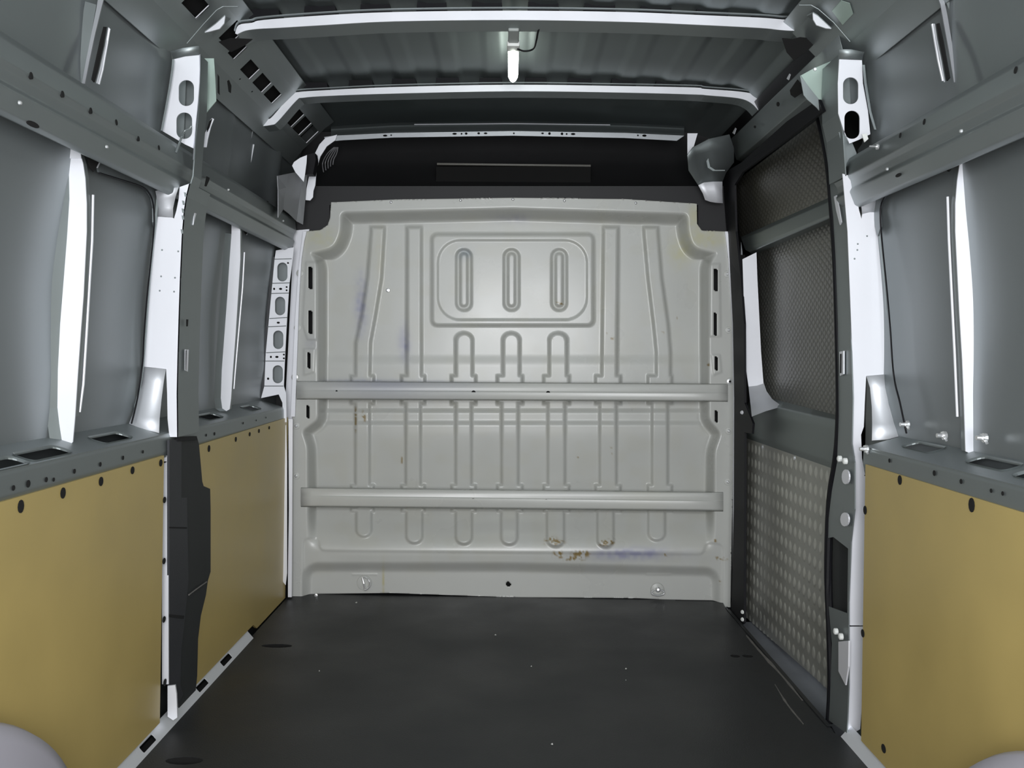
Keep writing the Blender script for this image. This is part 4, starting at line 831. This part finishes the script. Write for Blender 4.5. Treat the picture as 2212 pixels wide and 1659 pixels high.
# grey collar line of the strip
# upper right post
root = thing('upper_post', 'silver upper body post with two oval openings on the right, above the side rail', 'body post')
mb = MB(); px_plate(mb, [(1813, 128), (1862, 130), (1864, 180), (1875, 240), (1880, 290), (1855, 302), (1835, 310), (1822, 280), (1811, 245), (1810, 180)], [rrect(1821, 167, 1854, 225, 16, 6), rrect(1824, 239, 1857, 300, 16, 6)], YP-.01); mb.build('web', M_frame, root)
mb = MB(); flare(mb, [([(1813, 128), (1838, 128), (1862, 130)], [YP-.01]*3), ([(1812, 116), (1838, 116), (1864, 120)], [2.388]*3), ([(1812, 106), (1838, 106), (1867, 112)], [2.38]*3)]); o = mb.build('head_flare', M_rail, root, smooth=True); o.modifiers.new('t', 'SOLIDIFY').thickness = .002
mb = MB(); mb.ribbon([PY(a, b, YP-.02) for a, b in ((1864, 140), (1868, 180), (1878, 240), (1889, 280))], (.005, 0, 0), (0, .003, 0)); mb.build('seam_flange', M_rail, root)
mb = MB(); mb.ribbon([PY(a, b, YP+.0) for a, b in ((1811, 118), (1809, 180), (1810, 245), (1820, 285), (1826, 380))], (0, .12, 0), (.003, 0, 0)); mb.build('inner_face', M_rail, root)
mb = MB(); px_plate(mb, [(1812, 285), (1826, 292), (1840, 306), (1850, 330), (1852, 352), (1846, 374), (1832, 378), (1822, 340)], [], 2.42); mb.build('curved_web', M_rail, root)
mb = MB(); px_plate(mb, [(1816, 160), (1834, 160), (1838, 230), (1830, 232), (1818, 232)], [], 2.45); mb.build('inner_reinforcement', M_rail, root)
mb = MB(); px_plate(mb, [(1834, 160), (1858, 160), (1860, 232), (1838, 230)], [], 2.48); mb.build('inner_reinforcement', M_skin, root)
mb = MB(); mb.plate([(1862, 290), (1872, 288), (1876, 300), (1868, 307)], [], lambda p: PY(p[0], p[1], 2.35), (0, .004, 0)); mb.build('clip', M_white, root)
root = thing('gusset_plate', 'greenish primer gusset plate beside the right upper post', 'gusset')
mb = MB(); mb.plate([(1730, 163), (1757, 148), (1800, 130), (1803, 180), (1806, 255), (1780, 228), (1752, 195)], [], lambda p: PY(p[0], p[1], 2.53), (0, .003, 0)); mb.build('plate_sheet', M_green, root)
mb = MB(); mb.revolve(PY(1760, 150, 2.53), (0, -1, 0), [(.006, 0), (.004, .004)], 8); mb.build('stud', M_bolt, root)
mb = MB(); mb.plate([(1728, 162), (1754, 196), (1782, 230), (1808, 258), (1812, 300), (1790, 262), (1764, 232), (1744, 215), (1736, 205)], [], lambda p: PY(p[0], p[1], 2.52), (0, .003, 0)); mb.build('folded_edge', M_rail, root)

# ---------------- sliding door opening on the right
# upper door track
root = thing('door_track', 'grey sliding door track running under the roof on the right', 'door track')
sec = [(.88, 1.875), (.843, 1.848), (.852, 1.815), (.862, 1.775), (.866, 1.765), (.900, 1.755), (.93, 1.80)]
mb = MB(); mb.loft([[Vector((side_x(1, a-.004), y, b)) for a, b in sec] for y in (2.44, 2.8, 3.2, 3.62)]); o = mb.build('track_pressing', M_rail, root, bevel=.003, angle=12); o.modifiers.new('t', 'SOLIDIFY').thickness = .002
h = MB(); h.plate([(1706, 195), (1722, 172), (1733, 185), (1732, 200), (1716, 211), (1708, 205)], [], lambda p: PX(p[0], p[1], side_x(1, .833)), (.002, 0, 0)); h.build('roller_opening', M_hole, root)
for px, py, a, b in ((1680, 225, 3, 5), (1630, 274, 2, 3), (1585, 313, 2, 2)):
    h = MB(); h.plate(ell(px, py, a, b, 8), [], lambda p: PX(p[0], p[1], side_x(1, .833)), (.002, 0, 0)); h.build('punched_hole', M_hole, root)
for px, py in ((1702, 165), (1585, 282), (1560, 322)):
    h = MB(); h.plate([(px-3, py+5), (px+3, py-6), (px+5, py-4), (px+1, py+8)], [], lambda p: PX(p[0], p[1], side_x(1, .826)), (.002, 0, 0)); h.build('bright_nick', M_frame, root)
# seal
root = thing('door_seal', 'thick black rubber seal framing the sliding door opening', 'door seal')
mb = MB(); mb.plate([(1545, 395), (1565, 372), (1600, 352), (1700, 262), (1768, 215), (1778, 240), (1700, 300), (1604, 372), (1586, 400), (1589, 500), (1600, 600), (1607, 700), (1608, 870), (1626, 915), (1624, 937), (1608, 934), (1608, 1000), (1607, 1345), (1596, 1352), (1580, 1318), (1585, 1100), (1586, 860), (1583, 700), (1576, 560), (1568, 480), (1563, 420)], [], lambda p: PX(p[0], p[1], side_x(1, .862 if p[1] > 600 else .862-.00012*(600-p[1]))), (.008, 0, 0)); mb.build('front_and_top_seal', M_rub, root)
e = [(1766, 240), (1775, 275), (1786, 330), (1793, 380), (1801, 480), (1807, 580), (1811, 700), (1814, 850), (1812, 940), (1806, 1000), (1796, 1060), (1791, 1130), (1789, 1250), (1794, 1380), (1796, 1480), (1792, 1560)]
mb = MB(); mb.tube(smooth_path([PX(a, b, side_x(1, .878)) for a, b in e], 3), .011, 10); mb.build('rear_seal', M_rub, root)
for px, py in ((1604, 1322), (1604, 1338), (1603, 891)):
    h = MB(); h.revolve(PX(px, py, side_x(1, .858)), (-1, -.5, 0), [(.008, 0), (.006, .004)], 8); h.build('seal_clip', M_frame if py < 1000 else M_white, root)
# the door itself
def dx(z): return fx(z)+.075
root = thing('door_1', 'sliding side door seen from inside, with embossed upper sheets and a checker plate below', 'door', kind='structure')
def grid_panel(name, quad, nx_, ny_, hfun, cfun, mt, off=0, label=None, z_of=None):
    # quad: px corners tl,tr,br,bl on the door surface
    c = [PS(a, b, 1, dx, off) for a, b in quad]; V = []; C = []
    for j in range(ny_+1):
        for i in range(nx_+1):
            s, t = i/nx_, j/ny_; p = (c[0]*(1-s)+c[1]*s)*(1-t)+(c[3]*(1-s)+c[2]*s)*t
            h = hfun(p.y, p.z); V.append((side_x(1, dx(p.z)+off)-h, p.y, p.z)); k = cfun(p.y, p.z, h); C += [k[0], k[1], k[2], 1]
    f = [(j*(nx_+1)+i, j*(nx_+1)+i+1, (j+1)*(nx_+1)+i+1, (j+1)*(nx_+1)+i) for j in range(ny_) for i in range(nx_)]
    o = mesh_obj(name, V, f, mt, root, smooth=True, label=label); ca = o.data.color_attributes.new('stain_glint', 'FLOAT_COLOR', 'POINT'); ca.data.foreach_set('color', C); return o
def diamonds(py, pz, a, b, h):
    def fn(y, z):
        best = 0
        for oy, oz in ((0, 0), (py/2, pz/2)):
            u = ((y+oy+py/2) % py)-py/2; v = ((z+oz+pz/2) % pz)-pz/2; r = (abs(u)/a)**1.5+(abs(v)/b)**1.5
            if r < 1: best = max(best, h*min(1, (1-r)*2.2))
        return best
    return fn
def ovals(py, pz, a, b, h):
    def fn(y, z):
        u = ((y+py/2) % py)-py/2; v = ((z+pz/2) % pz)-pz/2; r = (abs(u)/a)**1.6+(abs(v)/b)**1.6
        return h*min(1, (1-r)*2.2) if r < 1 else 0
    return fn
chk = ovals(.051, .057, .017, .021, .0022)
grid_panel('checker_plate', [(1606, 940), (1806, 1010), (1792, 1492), (1608, 1330)], 330, 260, chk, lambda y, z, h: (1+.45*h/.0022,)*3, M_plate, 0, 'aluminium checker plate with raised diamonds')  # raised ovals coloured brighter, as if they reflect the light
chs = diamonds(.040, .024, .013, .008, .0010)
grid_panel('window_sheet', [(1625, 520), (1815, 440), (1822, 905), (1640, 858)], 420, 340, chs, lambda y, z, h: (1+.45*h/.001,)*3, M_emb, .03, 'dark embossed sheet blanking the window')  # dot highlights of the bumps put into the sheet colour
grid_panel('top_sheet', [(1585, 395), (1790, 240), (1812, 440), (1600, 520)], 300, 200, diamonds(.040, .024, .013, .008, .0005), lambda y, z, h: (.75+.4*h/.0005, .72+.4*h/.0005, .66+.4*h/.0005), M_emb, .012, 'brownish embossed sheet at the top of the door')  # bump highlights put into the brownish colour too
mb = MB(); rows = [((1600, 512), (1815, 416), .006), ((1602, 518), (1815, 424), -.022), ((1610, 540), (1815, 456), -.026), ((1620, 545), (1815, 462), -.022), ((1626, 552), (1815, 472), .03)]
mb.loft([[PS(a[0], a[1], 1, dx, o_) for (a, b, o_) in rows], [PS((a[0]+b[0])/2, (a[1]+b[1])/2, 1, dx, o_) for (a, b, o_) in rows], [PS(b[0], b[1], 1, dx, o_) for (a, b, o_) in rows]]); mb.build('door_rail', M_door, root, bevel=.004, angle=12)
mb = MB(); px_plate(mb, [(1604, 560), (1634, 545), (1636, 600), (1640, 680), (1644, 760), (1648, 812), (1650, 835), (1617, 835), (1612, 800), (1608, 700), (1606, 620)], [], 3.50); mb.build('door_frame_post', M_frame, root, label='bright upright of the door frame')
mb = MB(); flare(mb, [([(1617, 835), (1635, 833), (1650, 828)], [3.50]*3), ([(1619, 855), (1638, 850), (1656, 845)], [3.48]*3), ([(1622, 880), (1645, 870), (1668, 862)], [3.42]*3), ([(1624, 900), (1655, 888), (1690, 878)], [3.32]*3)]); mb.build('frame_foot', M_flare, root, smooth=True)
mb = MB(); rows = [((1632, 852), (1820, 900), .03), ((1618, 868), (1820, 910), -.004), ((1612, 885), (1820, 928), -.014), ((1610, 905), (1820, 950), -.016), ((1608, 935), (1815, 1004), -.010), ((1608, 945), (1815, 1018), .0)]
mb.loft([[PS(a[0]*(1-t)+b[0]*t, a[1]*(1-t)+b[1]*t, 1, dx, o_) for (a, b, o_) in rows] for t in (0, .33, .66, 1)]); mb.build('door_waist', M_door, root, bevel=.006, angle=10)
mb = MB(); mb.loft([[Vector((side_x(1, dx(z)+.035), y, z)) for z in np.linspace(-.1, 1.9, 14)] for y in (2.45, 3.9)]); mb.build('door_skin', M_emb, root, smooth=True)
for px, py in ((1648, 966), (1717, 990)):
    h = MB(); h.revolve(PS(px, py, 1, dx, 0), (-1, 0, 0), [(.009, 0), (.007, .004)], 8); h.build('rivet', M_bolt, root)
# door step
mb = MB(); mb.loft([[Vector((side_x(1, a), y, z)) for a, z in ((.852, -.002), (.866, -.012), (.880, -.045), (.900, -.062), (.975, -.064), (.98, -.02))] for y in (2.46, 2.8, 3.2, 3.66)]); o = mb.build('door_step', M_sill, smooth=True); tag(o, 'low grey steel door step between the load floor and the checker plate', 'step')
mb = MB(); mb.loft([[Vector((side_x(1, a), y, z)) for a, z in ((.845, .0025), (.858, .002), (.866, -.012))] for y in (2.46, 3.60)]); o = mb.build('trim_3', M_floor); tag(o, 'rounded dark edge of the load floor along the door step', 'trim', kind='structure')

# ---------------- strip lamp on the roof
root = thing('strip_lamp', 'glowing white strip lamp hanging lengthwise under the roof', 'lamp')
zl = 1.925
A = PZ(1109, 104, zl); B = PZ(1109, 168, zl); yA, yB = A.y, B.y; xl = A.x
mb = MB(); pr = [(-.0165, .004), (-.016, -.006), (-.011, -.014), (0, -.0165), (.011, -.014), (.016, -.006), (.0165, .004)]
ys = [yA]+list(np.linspace(yA+.005, yB-.02, 4))+[yB-.012, yB-.005, yB]; sc = [.95, 1, 1, 1, 1, .92, .7, .35]
y0_, y1_ = min(yA, yB), max(yA, yB)
ys = [y0_, y0_+.004, (y0_+y1_)/2, y1_-.03, y1_-.012, y1_-.004, y1_]; sc = [.95, 1, 1, 1, .85, .6, .25]
secs = [[Vector((xl+a*k, y, zl+b)) for a, b in pr] for y, k in zip(ys, sc)]
mb.loft(secs, True); mb.add(secs[0], [tuple(range(7))]); mb.add(secs[-1], [tuple(range(7))]); mb.build('diffuser', M_lamp, root, smooth=True)
mb = MB(); mb.box((xl-.019, y0_-.055, zl-.012), (xl+.019, y0_-.002, zl+.006)); mb.build('end_cap', M_white, root, bevel=.003)
mb = MB(); mb.box((xl-.016, y0_-.16, zl-.004), (xl+.016, y0_-.055, zl+.012)); mb.build('mounting_bracket', M_lampcap, root, bevel=.004)
p = Vector((xl+.012, y0_-.03, zl-.012)); mb = MB(); mb.tube(smooth_path([p, p+Vector((.022, -.01, -.010)), p+Vector((.048, -.02, -.006)), p+Vector((.056, -.07, .004)), p+Vector((.060, -.11, .016)), p+Vector((.072, -.16, .03))], 6), .0028, 8); mb.build('cable', M_rub, root)
mb = MB(); mb.box((xl-.012, y0_, zl+.002), (xl+.012, y1_-.02, zl+.03)); mb.build('backing', M_lampcap, root)

# ------------------------------------------------------------------ origins: every Empty stands at the base of its thing
bpy.context.view_layer.update()
def leaves(o):
    out = []
    for c in o.children: out += ([c] if c.type == 'MESH' else [])+leaves(c)
    return out
for o in [o for o in bpy.data.objects if o.parent is None and o.type == 'EMPTY']:
    L = leaves(o)
    if not L: continue
    A = np.concatenate([np.array([v.co for v in c.data.vertices]) for c in L if len(c.data.vertices)])
    b = Vector(((A[:, 0].min()+A[:, 0].max())/2, (A[:, 1].min()+A[:, 1].max())/2, A[:, 2].min()))
    o.location = b
    for c in o.children: c.location = c.location-b
